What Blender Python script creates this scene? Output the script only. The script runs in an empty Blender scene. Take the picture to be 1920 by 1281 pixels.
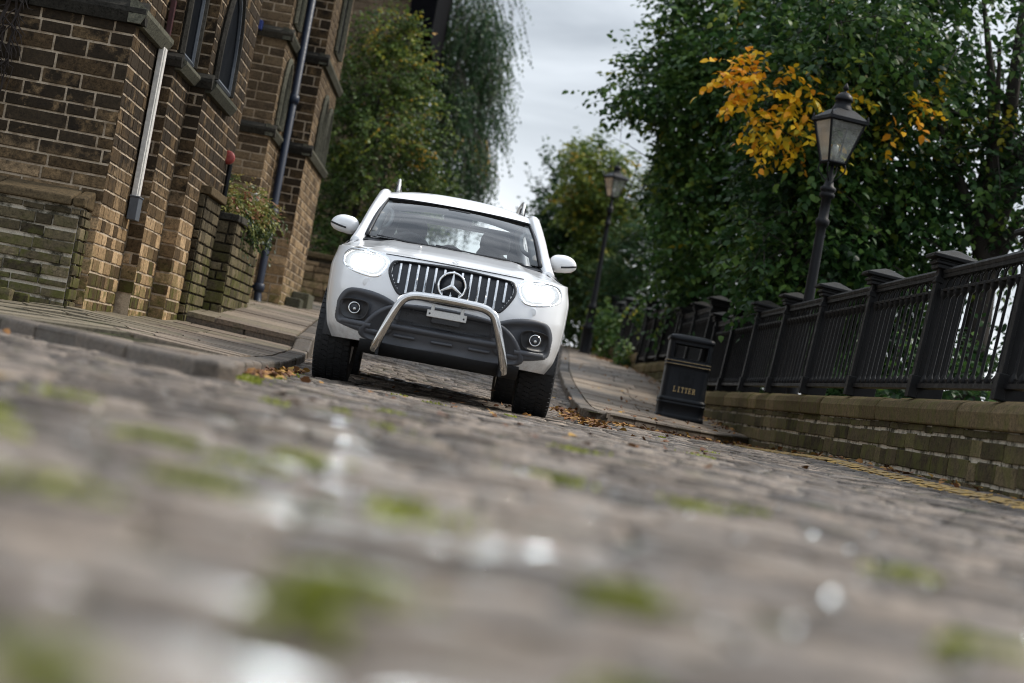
import bpy, bmesh, math, random
import numpy as np
from mathutils import Vector, Matrix

D = bpy.data
SC = bpy.context.scene
COL = SC.collection
R = math.radians
rnd = random.Random(11)
nrg = np.random.default_rng(5)

# ------------------------------------------------------------------ camera
LENS, ROLL, YAW, PITCH, HC = 65.0, R(10.3), R(1.28897), R(1.50221), 0.17
cam_d = D.cameras.new('camera')
cam = D.objects.new('camera', cam_d)
COL.objects.link(cam)
_f = Vector((math.sin(YAW) * math.cos(PITCH), math.cos(YAW) * math.cos(PITCH), math.sin(PITCH)))
_r = Vector((math.cos(YAW), -math.sin(YAW), 0))
_u = _r.cross(_f)
_cx = _r * math.cos(ROLL) + _u * math.sin(ROLL)
_cy = _u * math.cos(ROLL) - _r * math.sin(ROLL)
cam.matrix_world = Matrix(((_cx.x, _cy.x, -_f.x, 0), (_cx.y, _cy.y, -_f.y, 0), (_cx.z, _cy.z, -_f.z, HC), (0, 0, 0, 1)))
cam_d.lens = LENS
cam_d.sensor_width = 36
cam_d.clip_start = 0.02
cam_d.clip_end = 2000
cam_d.dof.use_dof = True
cam_d.dof.focus_distance = 15.2
cam_d.dof.aperture_fstop = 1.6
cam_d.dof.aperture_blades = 9
SC.camera = cam

# ------------------------------------------------------------------ world: overcast sky
SUN_EL, SUN_AZ = R(46), R(70)          # azimuth from the street direction (+Y) towards +X
W = D.worlds.new('World'); SC.world = W; W.use_nodes = True
wn, wl = W.node_tree.nodes, W.node_tree.links
bg = wn['Background']
sky = wn.new('ShaderNodeTexSky'); sky.sky_type = 'NISHITA'; sky.sun_disc = False
sky.sun_elevation = SUN_EL; sky.sun_rotation = SUN_AZ; sky.air_density = 1.2; sky.dust_density = 2.0
tc = wn.new('ShaderNodeTexCoord')
mp = wn.new('ShaderNodeMapping'); mp.inputs['Scale'].default_value = (1.0, 1.0, 2.6); mp.inputs['Location'].default_value = (0.35, 0.1, 0.62)
nz = wn.new('ShaderNodeTexNoise'); nz.inputs['Scale'].default_value = 4.2; nz.inputs['Detail'].default_value = 7; nz.inputs['Roughness'].default_value = 0.52
nz.inputs['Distortion'].default_value = 0.35
sx = wn.new('ShaderNodeSeparateXYZ')
hz = wn.new('ShaderNodeMapRange'); hz.inputs['From Min'].default_value = 0.0; hz.inputs['From Max'].default_value = 0.30
hz.inputs['To Min'].default_value = 0.34; hz.inputs['To Max'].default_value = -0.06
ad = wn.new('ShaderNodeMath'); ad.operation = 'ADD'
rp = wn.new('ShaderNodeValToRGB')
rp.color_ramp.elements[0].position = 0.34; rp.color_ramp.elements[0].color = (2.3, 2.6, 3.0, 1)
rp.color_ramp.elements[1].position = 0.80; rp.color_ramp.elements[1].color = (9.0, 9.4, 9.9, 1)
e = rp.color_ramp.elements.new(0.55); e.color = (5.6, 6.0, 6.5, 1)
mx = wn.new('ShaderNodeMix'); mx.data_type = 'RGBA'; mx.inputs['Factor'].default_value = 0.9
wl.new(tc.outputs['Generated'], mp.inputs['Vector']); wl.new(mp.outputs['Vector'], nz.inputs['Vector'])
wl.new(tc.outputs['Generated'], sx.inputs['Vector']); wl.new(sx.outputs['Z'], hz.inputs['Value'])
wl.new(nz.outputs['Fac'], ad.inputs[0]); wl.new(hz.outputs['Result'], ad.inputs[1])
wl.new(ad.outputs['Value'], rp.inputs['Fac'])
wl.new(sky.outputs['Color'], mx.inputs['A']); wl.new(rp.outputs['Color'], mx.inputs['B'])
zen = wn.new('ShaderNodeMapRange'); zen.inputs['From Min'].default_value = 0.22; zen.inputs['From Max'].default_value = 0.95
zen.inputs['To Min'].default_value = 1.0; zen.inputs['To Max'].default_value = 2.4      # an overcast sky is brighter overhead
wl.new(sx.outputs['Z'], zen.inputs['Value'])
mu = wn.new('ShaderNodeMix'); mu.data_type = 'RGBA'; mu.blend_type = 'MULTIPLY'; mu.inputs['Factor'].default_value = 1.0
wl.new(mx.outputs['Result'], mu.inputs['A']); wl.new(zen.outputs['Result'], mu.inputs['B'])
wl.new(mu.outputs['Result'], bg.inputs['Color'])
bg.inputs['Strength'].default_value = 0.064

sun_d = D.lights.new('sun', 'SUN'); sun_d.energy = 1.5; sun_d.angle = R(10); sun_d.color = (1.0, 0.93, 0.83)
sun = D.objects.new('sun', sun_d); COL.objects.link(sun)
_sd = Vector((math.sin(SUN_AZ) * math.cos(SUN_EL), math.cos(SUN_AZ) * math.cos(SUN_EL), math.sin(SUN_EL)))
sun.rotation_euler = _sd.to_track_quat('Z', 'Y').to_euler()

SC.view_settings.view_transform = 'Standard'
SC.view_settings.look = 'None'
SC.view_settings.gamma = 1
SC.view_settings.exposure = 1.15
SC.render.engine = 'CYCLES'
BEAM = 900.0
SC.cycles.use_denoising = True
SC.cycles.filter_width = 1.0
SC.cycles.max_bounces = 7
SC.cycles.transparent_max_bounces = 16
SC.cycles.sample_clamp_indirect = 6.0
SC.cycles.caustics_reflective = False
SC.cycles.caustics_refractive = False

# ------------------------------------------------------------------ materials
def mat(name):
    m = D.materials.new(name); m.use_nodes = True
    nt = m.node_tree
    return m, nt, nt.nodes['Principled BSDF']

def nd(nt, typ, **kw):
    n = nt.nodes.new(typ)
    for k, v in kw.items():
        if k.startswith('_'):
            setattr(n, k[1:], v)
        else:
            key = int(k[1:]) if k[0] == 'i' and k[1:].isdigit() else k.replace('__', ' ')
            if isinstance(v, bpy.types.NodeSocket):
                nt.links.new(v, n.inputs[key])
            else:
                n.inputs[key].default_value = v
    return n

def ramp(nt, fac, stops):
    n = nt.nodes.new('ShaderNodeValToRGB')
    el = n.color_ramp.elements
    el[0].position, el[0].color = stops[0][0], (*stops[0][1], 1)
    el[1].position, el[1].color = stops[-1][0], (*stops[-1][1], 1)
    for p, c in stops[1:-1]:
        x = el.new(p); x.color = (*c, 1)
    nt.links.new(fac, n.inputs['Fac'])
    return n.outputs['Color']

def mixc(nt, f, a, b, mode='MIX'):
    n = nt.nodes.new('ShaderNodeMix'); n.data_type = 'RGBA'; n.blend_type = mode
    for k, v in (('Factor', f), ('A', a), ('B', b)):
        if isinstance(v, bpy.types.NodeSocket): nt.links.new(v, n.inputs[k])
        elif isinstance(v, tuple): n.inputs[k].default_value = (*v, 1)
        else: n.inputs[k].default_value = v
    return n.outputs['Result']

def mrange(nt, v, a, b, c=0.0, d=1.0):
    return nd(nt, 'ShaderNodeMapRange', Value=v, i1=a, i2=b, i3=c, i4=d).outputs['Result']

def math_(nt, op, a, b=0.0):
    n = nt.nodes.new('ShaderNodeMath'); n.operation = op
    for i, v in enumerate((a, b)):
        if isinstance(v, bpy.types.NodeSocket): nt.links.new(v, n.inputs[i])
        else: n.inputs[i].default_value = v
    return n.outputs['Value']

def pos(nt):
    return nt.nodes.new('ShaderNodeNewGeometry').outputs['Position']

def noise(nt, scale, detail=4, rough=0.55, vec=None, out='Fac'):
    n = nd(nt, 'ShaderNodeTexNoise', Scale=scale, Detail=detail, Roughness=rough)
    nt.links.new(vec if vec is not None else pos(nt), n.inputs['Vector'])
    return n.outputs[out]

def tone(nt):
    a = nt.nodes.new('ShaderNodeAttribute'); a.attribute_name = 'tone'
    o = nt.nodes.new('ShaderNodeObjectInfo')
    return math_(nt, 'FRACT', math_(nt, 'ADD', a.outputs['Fac'], o.outputs['Random']))

def bump(nt, bsdf, h, strength=0.4, dist=0.01):
    b = nd(nt, 'ShaderNodeBump', Strength=strength, Distance=dist, Height=h)
    nt.links.new(b.outputs['Normal'], bsdf.inputs['Normal'])

def setc(nt, bsdf, c): nt.links.new(c, bsdf.inputs['Base Color'])

def m_plain(name, col, rough=0.5, metal=0.0, spec=0.5, coat=0.0, nscale=0, nstr=0.0, vary=0.0):
    m, nt, b = mat(name)
    b.inputs['Base Color'].default_value = (*col, 1)
    b.inputs['Roughness'].default_value = rough
    b.inputs['Metallic'].default_value = metal
    b.inputs['Specular IOR Level'].default_value = spec
    b.inputs['Coat Weight'].default_value = coat
    b.inputs['Coat Roughness'].default_value = 0.04
    if nscale:
        n = noise(nt, nscale, 5)
        if nstr: bump(nt, b, n, nstr, 0.004)
        if vary:
            k = mrange(nt, n, 0.3, 0.75, 1 - vary, 1 + vary)
            c = nt.nodes.new('ShaderNodeMix'); c.data_type = 'RGBA'; c.blend_type = 'MULTIPLY'; c.inputs['Factor'].default_value = 1
            c.inputs['A'].default_value = (*col, 1); nt.links.new(k, c.inputs['B'])
            nt.links.new(c.outputs['Result'], b.inputs['Base Color'])
            nt.links.new(mrange(nt, n, 0.3, 0.7, max(rough - .12, .03), rough + .12), b.inputs['Roughness'])
    return m

def m_sandstone(name, stops, soot=0.5, soot_z=(1.0, 2.0), algae=0.8, algae_h=0.7):
    """weathered blocks: tone per block, soot above a height, green algae near the ground (which rises along the street)"""
    m, nt, b = mat(name)
    t = tone(nt)
    big = noise(nt, 1.3, 4); mid = noise(nt, 9, 6, 0.65); fine = noise(nt, 60, 4, 0.7)
    base = ramp(nt, math_(nt, 'ADD', math_(nt, 'MULTIPLY', t, 0.85), math_(nt, 'MULTIPLY', mid, 0.26)), stops)
    base = mixc(nt, 0.9, base, ramp(nt, math_(nt, 'ADD', math_(nt, 'MULTIPLY', fine, 0.5), math_(nt, 'MULTIPLY', noise(nt, 24, 5, 0.72), 0.5)), [(0.36, (0.14, 0.13, 0.12)), (0.47, (0.8, 0.79, 0.77)), (0.56, (1.15, 1.12, 1.08)), (0.66, (1.7, 1.62, 1.45))]), 'MULTIPLY')
    xyz = nd(nt, 'ShaderNodeSeparateXYZ', Vector=pos(nt))
    gy = math_(nt, 'MULTIPLY', math_(nt, 'MAXIMUM', math_(nt, 'SUBTRACT', xyz.outputs['Y'], 15.0), 0.0), 0.05)
    h = math_(nt, 'SUBTRACT', xyz.outputs['Z'], gy)
    hs = math_(nt, 'ADD', h, math_(nt, 'MULTIPLY', math_(nt, 'SUBTRACT', mid, 0.5), 1.3))
    so = math_(nt, 'MULTIPLY', mrange(nt, hs, soot_z[0], soot_z[1]), mrange(nt, math_(nt, 'ADD', math_(nt, 'MULTIPLY', t, 0.42), math_(nt, 'MULTIPLY', noise(nt, 5.5, 6, 0.72), 0.8)), 0.42, 0.60))
    base = mixc(nt, math_(nt, 'MULTIPLY', so, soot), base, (0.014, 0.012, 0.010))
    al = math_(nt, 'MULTIPLY', mrange(nt, math_(nt, 'ADD', h, math_(nt, 'MULTIPLY', math_(nt, 'SUBTRACT', big, 0.5), 1.0)), algae_h, algae_h - 0.45), mrange(nt, noise(nt, 5.5, 6, 0.72), 0.44, 0.60))
    base = mixc(nt, math_(nt, 'MULTIPLY', al, algae), base, (0.095, 0.098, 0.026))
    setc(nt, b, base)
    b.inputs['Roughness'].default_value = 0.9
    b.inputs['Specular IOR Level'].default_value = 0.08
    bump(nt, b, math_(nt, 'ADD', math_(nt, 'MULTIPLY', mid, 0.7), math_(nt, 'MULTIPLY', fine, 0.4)), 0.9, 0.012)
    return m

M = {}
M['stone'] = m_sandstone('sooty_sandstone', [(0.0, (0.035, 0.025, 0.016)), (0.3, (0.10, 0.068, 0.038)), (0.55, (0.27, 0.185, 0.102)), (0.8, (0.42, 0.29, 0.165)), (1.0, (0.54, 0.385, 0.23))], 0.94, (0.75, 1.55), 0.85, 0.72)
M['stone_wing'] = m_sandstone('wing_sandstone', [(0.0, (0.05, 0.038, 0.028)), (0.3, (0.13, 0.094, 0.06)), (0.6, (0.235, 0.168, 0.102)), (1.0, (0.42, 0.305, 0.185))], 0.6, (1.4, 3.0), 0.8, 0.7)
M['stone_rubble'] = m_sandstone('garden_wall_stone', [(0.0, (0.03, 0.025, 0.018)), (0.4, (0.085, 0.07, 0.045)), (0.8, (0.15, 0.125, 0.08)), (1.0, (0.21, 0.17, 0.11))], 0.45, (0.9, 1.3), 0.75, 0.95)
M['stone_moss'] = m_sandstone('mossy_wall_stone', [(0.0, (0.022, 0.017, 0.011)), (0.4, (0.068, 0.053, 0.032)), (0.8, (0.130, 0.102, 0.060)), (1.0, (0.21, 0.16, 0.095))], 0.5, (0.0, 0.5), 0.55, 0.75)
M['coping'] = m_sandstone('coping_stone', [(0.0, (0.065, 0.046, 0.025)), (0.5, (0.130, 0.096, 0.054)), (1.0, (0.235, 0.175, 0.10))], 0.55, (0.2, 1.0), 0.5, 1.0)
M['sill'] = m_sandstone('dark_sill_stone', [(0.0, (0.025, 0.024, 0.022)), (0.6, (0.05, 0.048, 0.042)), (1.0, (0.08, 0.076, 0.065))], 0.3, (1, 2), 0.2, 0.7)
M['sill_pale'] = m_sandstone('greenish_sill_stone', [(0.0, (0.06, 0.062, 0.05)), (1.0, (0.12, 0.118, 0.092))], 0.0, (1, 2), 0.2, 0.7)
M['brick_far'] = m_sandstone('tower_stone', [(0.0, (0.10, 0.075, 0.055)), (0.5, (0.17, 0.125, 0.085)), (1.0, (0.25, 0.185, 0.125))], 0.35, (3, 6), 0.1, 0.4)

def m_mortar(name, col, dark):
    m, nt, b = mat(name)
    n = noise(nt, 7, 5, 0.65); f = noise(nt, 90, 3)
    c = mixc(nt, mrange(nt, n, 0.40, 0.55), dark, col)
    c = mixc(nt, 0.6, c, ramp(nt, f, [(0.3, (0.6, 0.6, 0.6)), (0.7, (1.15, 1.15, 1.15))]), 'MULTIPLY')
    setc(nt, b, c); b.inputs['Roughness'].default_value = 0.95; b.inputs['Specular IOR Level'].default_value = 0.1
    bump(nt, b, f, 0.6, 0.006)
    return m
M['mortar'] = m_mortar('lime_mortar', (0.54, 0.44, 0.325), (0.30, 0.23, 0.16))
M['mortar_pale'] = m_mortar('pale_mortar', (0.56, 0.50, 0.40), (0.07, 0.064, 0.045))
M['mortar_dark'] = m_mortar('dark_joint', (0.06, 0.05, 0.036), (0.02, 0.019, 0.014))

def m_paving(name, stops, rough=(0.38, 0.75), moss=0.25, bstr=0.7, paint=False):
    m, nt, b = mat(name)
    t = tone(nt)
    n1 = noise(nt, 6, 5, 0.62); n2 = noise(nt, 45, 5, 0.7); n3 = noise(nt, 1.1, 3)
    c = ramp(nt, math_(nt, 'ADD', math_(nt, 'MULTIPLY', t, 0.6), math_(nt, 'MULTIPLY', n1, 0.42)), stops)
    c = mixc(nt, 0.8, c, ramp(nt, n2, [(0.33, (0.28, 0.27, 0.26)), (0.5, (1, 1, 1)), (0.68, (1.5, 1.45, 1.35))]), 'MULTIPLY')
    ms = math_(nt, 'MULTIPLY', mrange(nt, noise(nt, 3.2, 5, 0.7), 0.56, 0.72), moss)
    c = mixc(nt, ms, c, (0.06, 0.075, 0.02))
    if paint:      # the worn yellow line along the wall
        xyz = nd(nt, 'ShaderNodeSeparateXYZ', Vector=pos(nt)); wob = math_(nt, 'MULTIPLY', math_(nt, 'SUBTRACT', noise(nt, 7, 4), 0.5), 0.05)
        dx = math_(nt, 'ABSOLUTE', math_(nt, 'SUBTRACT', math_(nt, 'ADD', xyz.outputs['X'], wob), 3.235))
        pm = math_(nt, 'MULTIPLY', mrange(nt, dx, 0.085, 0.065), mrange(nt, xyz.outputs['Y'], 22.2, 21.8))
        pm = math_(nt, 'MULTIPLY', pm, mrange(nt, noise(nt, 16, 5, 0.7), 0.42, 0.54))
        c = mixc(nt, pm, c, (0.58, 0.36, 0.09))
    setc(nt, b, c)
    nt.links.new(mrange(nt, math_(nt, 'ADD', math_(nt, 'MULTIPLY', n1, 0.6), math_(nt, 'MULTIPLY', n3, 0.5)), 0.42, 0.66, rough[0], rough[1]), b.inputs['Roughness'])
    b.inputs['Specular IOR Level'].default_value = 0.45
    bump(nt, b, math_(nt, 'ADD', math_(nt, 'MULTIPLY', n1, 0.8), math_(nt, 'MULTIPLY', n2, 0.35)), bstr, 0.010)
    return m
M['cobble'] = m_paving('damp_gritstone_setts', [(0.0, (0.030, 0.024, 0.019)), (0.3, (0.072, 0.057, 0.045)), (0.58, (0.150, 0.121, 0.097)), (0.8, (0.25, 0.203, 0.162)), (1.0, (0.38, 0.30, 0.225))], (0.36, 0.95), 0.6, 1.0, paint=True)
M['slab'] = m_paving('worn_flagstone', [(0.0, (0.105, 0.080, 0.058)), (0.5, (0.20, 0.155, 0.115)), (1.0, (0.32, 0.255, 0.19))], (0.45, 0.8), 0.3, 0.5)
M['slab_mossy'] = m_paving('mossy_flagstone', [(0.0, (0.085, 0.070, 0.045)), (0.5, (0.16, 0.132, 0.088)), (1.0, (0.25, 0.205, 0.14))], (0.5, 0.85), 0.8, 0.6)
M['kerb'] = m_paving('worn_kerbstone', [(0.0, (0.05, 0.042, 0.034)), (0.5, (0.105, 0.085, 0.066)), (1.0, (0.18, 0.145, 0.115))], (0.5, 0.8), 0.35, 0.8)

def m_soil(name, a, bcol, g, gf):
    m, nt, b = mat(name)
    n = noise(nt, 5, 6, 0.7); f = noise(nt, 40, 4)
    c = mixc(nt, mrange(nt, n, 0.35, 0.65), a, bcol)
    c = mixc(nt, math_(nt, 'MULTIPLY', mrange(nt, noise(nt, 2.3, 5, 0.7), 0.45, 0.62), gf), c, g)
    setc(nt, b, c); b.inputs['Roughness'].default_value = 0.95; b.inputs['Specular IOR Level'].default_value = 0.1
    bump(nt, b, f, 0.8, 0.02)
    return m
M['joint'] = m_soil('dirt_and_moss_joints', (0.022, 0.018, 0.014), (0.045, 0.036, 0.026), (0.06, 0.08, 0.02), 0.8)
M['earth'] = m_soil('dark_earth', (0.03, 0.025, 0.018), (0.06, 0.05, 0.034), (0.03, 0.045, 0.015), 0.8)

m, nt, b = mat('worn_yellow_paint')
c = mixc(nt, mrange(nt, noise(nt, 12, 5, 0.7), 0.4, 0.62), (0.26, 0.19, 0.10), (0.60, 0.36, 0.07))
setc(nt, b, c); b.inputs['Roughness'].default_value = 0.6; bump(nt, b, noise(nt, 45, 4), 0.6, 0.006); M['yellow'] = m

def m_iron(name, col, rough, dust=0.25):
    m, nt, b = mat(name)
    n = noise(nt, 120, 4, 0.7); g = noise(nt, 12, 5, 0.65)
    nrm = nd(nt, 'ShaderNodeSeparateXYZ', Vector=nt.nodes.new('ShaderNodeNewGeometry').outputs['Normal'])
    up = math_(nt, 'MULTIPLY', mrange(nt, nrm.outputs['Z'], 0.2, 0.9), mrange(nt, n, 0.42, 0.62, 0.15, 1.0))
    c = mixc(nt, math_(nt, 'MULTIPLY', up, dust), col, (0.16, 0.15, 0.12))
    c = mixc(nt, math_(nt, 'MULTIPLY', mrange(nt, g, 0.58, 0.72), 0.25), c, (0.03, 0.021, 0.014))
    setc(nt, b, c); b.inputs['Specular IOR Level'].default_value = 0.22
    nt.links.new(mrange(nt, g, 0.3, 0.7, rough - 0.1, rough + 0.15), b.inputs['Roughness'])
    bump(nt, b, n, 0.5, 0.004)
    return m
M['iron'] = m_iron('weathered_black_iron', (0.0045, 0.0045, 0.005), 0.5, 0.16)
M['lamp_black'] = m_iron('black_lamp_paint', (0.004, 0.0045, 0.006), 0.45, 0.08)
M['bin'] = m_iron('navy_black_bin_plastic', (0.0035, 0.005, 0.0075), 0.42, 0.04)
M['gold'] = m_plain('faded_gold_paint', (0.50, 0.36, 0.16), 0.55, 0.0, nscale=50, nstr=0.2, vary=0.3)
M['gold_dim'] = m_plain('worn_gold_line', (0.30, 0.22, 0.11), 0.6, 0.0, nscale=30, nstr=0.2, vary=0.5)

m, nt, b = mat('white_car_paint')
b.inputs['Base Color'].default_value = (0.80, 0.81, 0.82, 1); b.inputs['Roughness'].default_value = 0.28
b.inputs['Coat Weight'].default_value = 0.8; b.inputs['Coat Roughness'].default_value = 0.04
dirt = mrange(nt, math_(nt, 'ADD', noise(nt, 3.5, 5, 0.65), noise(nt, 220, 2)), 0.95, 1.35)
c = mixc(nt, math_(nt, 'MULTIPLY', dirt, 0.07), (0.87, 0.88, 0.89), (0.5, 0.47, 0.43))
ob_ = nd(nt, 'ShaderNodeSeparateXYZ', Vector=nd(nt, 'ShaderNodeTexCoord').outputs['Object'])
low = math_(nt, 'MULTIPLY', mrange(nt, ob_.outputs['Z'], 0.75, 0.36), mrange(nt, math_(nt, 'ADD', math_(nt, 'MULTIPLY', noise(nt, 9, 6, 0.7), 0.7), math_(nt, 'MULTIPLY', noise(nt, 150, 3), 0.3)), 0.40, 0.62))
c = mixc(nt, math_(nt, 'MULTIPLY', low, 0.42), c, (0.30, 0.26, 0.21)); setc(nt, b, c)
M['paint'] = m
M['plastic'] = m_plain('grey_bumper_plastic', (0.075, 0.080, 0.092), 0.5, nscale=250, nstr=0.12, vary=0.15)
M['plastic_dark'] = m_plain('black_trim_plastic', (0.014, 0.015, 0.018), 0.42, nscale=200, nstr=0.1, vary=0.15)
M['grille_dark'] = m_plain('grille_back_plate', (0.022, 0.025, 0.032), 0.35, nscale=25, nstr=0.05, vary=0.3)
M['chrome'] = m_plain('polished_chrome', (0.86, 0.87, 0.88), 0.10, 1.0, nscale=14, vary=0.04)
M['steel'] = m_plain('stainless_tube', (0.66, 0.65, 0.64), 0.14, 1.0, nscale=12, vary=0.04)
M['alu'] = m_plain('brushed_silver', (0.58, 0.58, 0.57), 0.38, 0.8, nscale=60, nstr=0.08, vary=0.12)
M['rubber'] = m_plain('tyre_rubber', (0.016, 0.017, 0.019), 0.7, nscale=60, nstr=0.25, vary=0.3)
M['underbody'] = m_plain('underbody_black', (0.010, 0.011, 0.013), 0.75, nscale=25, nstr=0.3, vary=0.3)
M['matt'] = m_plain('matt_black_timber', (0.005, 0.005, 0.006), 0.95, spec=0.03, nscale=6, vary=0.3)
M['interior'] = m_plain('dark_cabin_trim', (0.020, 0.021, 0.024), 0.7, nscale=90, nstr=0.15, vary=0.2)
M['interior_grey'] = m_plain('pale_pillar_trim', (0.30, 0.30, 0.29), 0.7, nscale=60, nstr=0.05, vary=0.05)

def m_glass(name, tint, refl_rough=0.02, dirt=0.0):
    m = D.materials.new(name); m.use_nodes = True; nt = m.node_tree; nt.nodes.clear()
    out = nt.nodes.new('ShaderNodeOutputMaterial')
    tr = nd(nt, 'ShaderNodeBsdfTransparent', Color=(*tint, 1)); gl = nd(nt, 'ShaderNodeBsdfGlossy', Roughness=refl_rough, Color=(1, 1, 1, 1))
    fr = nd(nt, 'ShaderNodeFresnel', IOR=1.5)
    mx = nd(nt, 'ShaderNodeMixShader', i0=fr.outputs['Fac'], i1=tr.outputs['BSDF'], i2=gl.outputs['BSDF'])
    last = mx.outputs['Shader']
    if dirt:
        df = nd(nt, 'ShaderNodeBsdfDiffuse', Color=(0.55, 0.55, 0.52, 1))
        k = mrange(nt, noise(nt, 9, 5, 0.7), 0.35, 0.75, dirt * 0.3, dirt)
        last = nd(nt, 'ShaderNodeMixShader', i0=k, i1=last, i2=df.outputs['BSDF']).outputs['Shader']
    nt.links.new(last, out.inputs['Surface'])
    return m
M['glass'] = m_glass('windscreen_glass', (0.80, 0.84, 0.84), 0.02, 0.015)
M['glass_lamp'] = m_glass('dusty_lantern_glass', (0.75, 0.77, 0.74), 0.08, 0.42)
M['glass_lens'] = m_glass('clear_lens', (0.95, 0.96, 0.97))
M['pane_dark'] = m_plain('dark_window_glass', (0.004, 0.005, 0.007), 0.7, spec=0.03, nscale=3, vary=0.2)

def m_emit(name, col, s):
    m, nt, b = mat(name)
    b.inputs['Base Color'].default_value = (0.8, 0.8, 0.8, 1)
    b.inputs['Emission Color'].default_value = (*col, 1); b.inputs['Emission Strength'].default_value = s
    return m
M['headlamp'] = m_emit('lit_headlamp', (0.93, 0.98, 1.0), 0.30)
M['bulb'] = m_emit('lit_projector', (0.95, 0.99, 1.0), 8.0)

def m_leaf(name, stops, trans=0.35, rough=0.42):
    m = D.materials.new(name); m.use_nodes = True; nt = m.node_tree
    b = nt.nodes['Principled BSDF']; out = nt.nodes['Material Output']
    a = nt.nodes.new('ShaderNodeAttribute'); a.attribute_name = 'tone'
    c = ramp(nt, a.outputs['Fac'], stops)
    setc(nt, b, c); b.inputs['Roughness'].default_value = rough; b.inputs['Specular IOR Level'].default_value = 0.22
    t = nd(nt, 'ShaderNodeBsdfTranslucent', Color=c)
    mx = nd(nt, 'ShaderNodeMixShader', i0=trans, i1=b.outputs['BSDF'], i2=t.outputs['BSDF'])
    nt.links.new(mx.outputs['Shader'], out.inputs['Surface'])
    return m
GREEN = [(0.0, (0.014, 0.034, 0.015)), (0.28, (0.038, 0.090, 0.024)), (0.52, (0.105, 0.180, 0.036)), (0.72, (0.20, 0.23, 0.035)), (0.84, (0.55, 0.42, 0.03)), (0.93, (0.86, 0.50, 0.02)), (1.0, (0.80, 0.33, 0.03))]
OLIVE = [(0.0, (0.016, 0.032, 0.013)), (0.35, (0.044, 0.085, 0.024)), (0.6, (0.105, 0.155, 0.034)), (0.78, (0.19, 0.235, 0.038)), (0.9, (0.36, 0.31, 0.04)), (1.0, (0.60, 0.32, 0.04))]
BIRCH = [(0.0, (0.016, 0.038, 0.020)), (0.4, (0.042, 0.092, 0.042)), (0.7, (0.095, 0.155, 0.05)), (0.88, (0.20, 0.19, 0.04)), (1.0, (0.50, 0.30, 0.04))]
M['leaf'] = m_leaf('broad_leaves', GREEN); M['leaf_olive'] = m_leaf('small_olive_leaves', OLIVE); M['leaf_birch'] = m_leaf('birch_leaves', BIRCH)
M['leaf_plant'] = m_leaf('planter_leaves', [(0.0, (0.02, 0.045, 0.02)), (0.4, (0.07, 0.10, 0.03)), (0.75, (0.26, 0.26, 0.07)), (1.0, (0.30, 0.13, 0.08))], 0.3)
M['leaf_fallen'] = m_leaf('fallen_leaf', [(0.0, (0.05, 0.022, 0.012)), (0.4, (0.13, 0.055, 0.025)), (0.7, (0.26, 0.12, 0.035)), (0.95, (0.42, 0.25, 0.06)), (1.0, (0.5, 0.05, 0.07))], 0.05, 0.6)
M['moss'] = m_leaf('bright_moss', [(0.0, (0.15, 0.18, 0.025)), (1.0, (0.40, 0.43, 0.08))], 0.3, 0.8)
M['bark'] = m_plain('dark_bark', (0.028, 0.022, 0.017), 0.9, nscale=14, nstr=0.9, vary=0.5)
M['bark_grey'] = m_plain('grey_bark', (0.10, 0.09, 0.08), 0.9, nscale=14, nstr=0.8, vary=0.4)
M['white_wood'] = m_plain('flaking_white_paint', (0.62, 0.60, 0.56), 0.6, nscale=30, nstr=0.3, vary=0.2)
M['maroon'] = m_plain('maroon_paint', (0.045, 0.010, 0.012), 0.5, nscale=30, nstr=0.2, vary=0.3)
M['slate_box'] = m_plain('grey_metal_box', (0.085, 0.095, 0.11), 0.5, nscale=30, nstr=0.1, vary=0.15)
M['blue'] = m_plain('navy_blue_paint', (0.006, 0.014, 0.034), 0.5, nscale=25, nstr=0.15, vary=0.25)
M['blue_bright'] = m_plain('royal_blue_paint', (0.010, 0.03, 0.16), 0.4, nscale=25, nstr=0.1, vary=0.2)
M['frame_grey'] = m_plain('blue_grey_frame', (0.05, 0.06, 0.075), 0.5, nscale=25, nstr=0.1, vary=0.2)
M['red'] = m_plain('faded_red_paint', (0.26, 0.035, 0.028), 0.5, nscale=30, nstr=0.1, vary=0.2)
M['slate'] = m_plain('roof_slate', (0.06, 0.06, 0.065), 0.6, nscale=9, nstr=0.4, vary=0.4)
M['shed_roof'] = m_plain('weathered_roof_tiles', (0.10, 0.085, 0.068), 0.8, nscale=14, nstr=0.5, vary=0.35)
M['twig'] = m_plain('bare_twig', (0.022, 0.015, 0.012), 0.9, nscale=20, nstr=0.3, vary=0.3)

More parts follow.
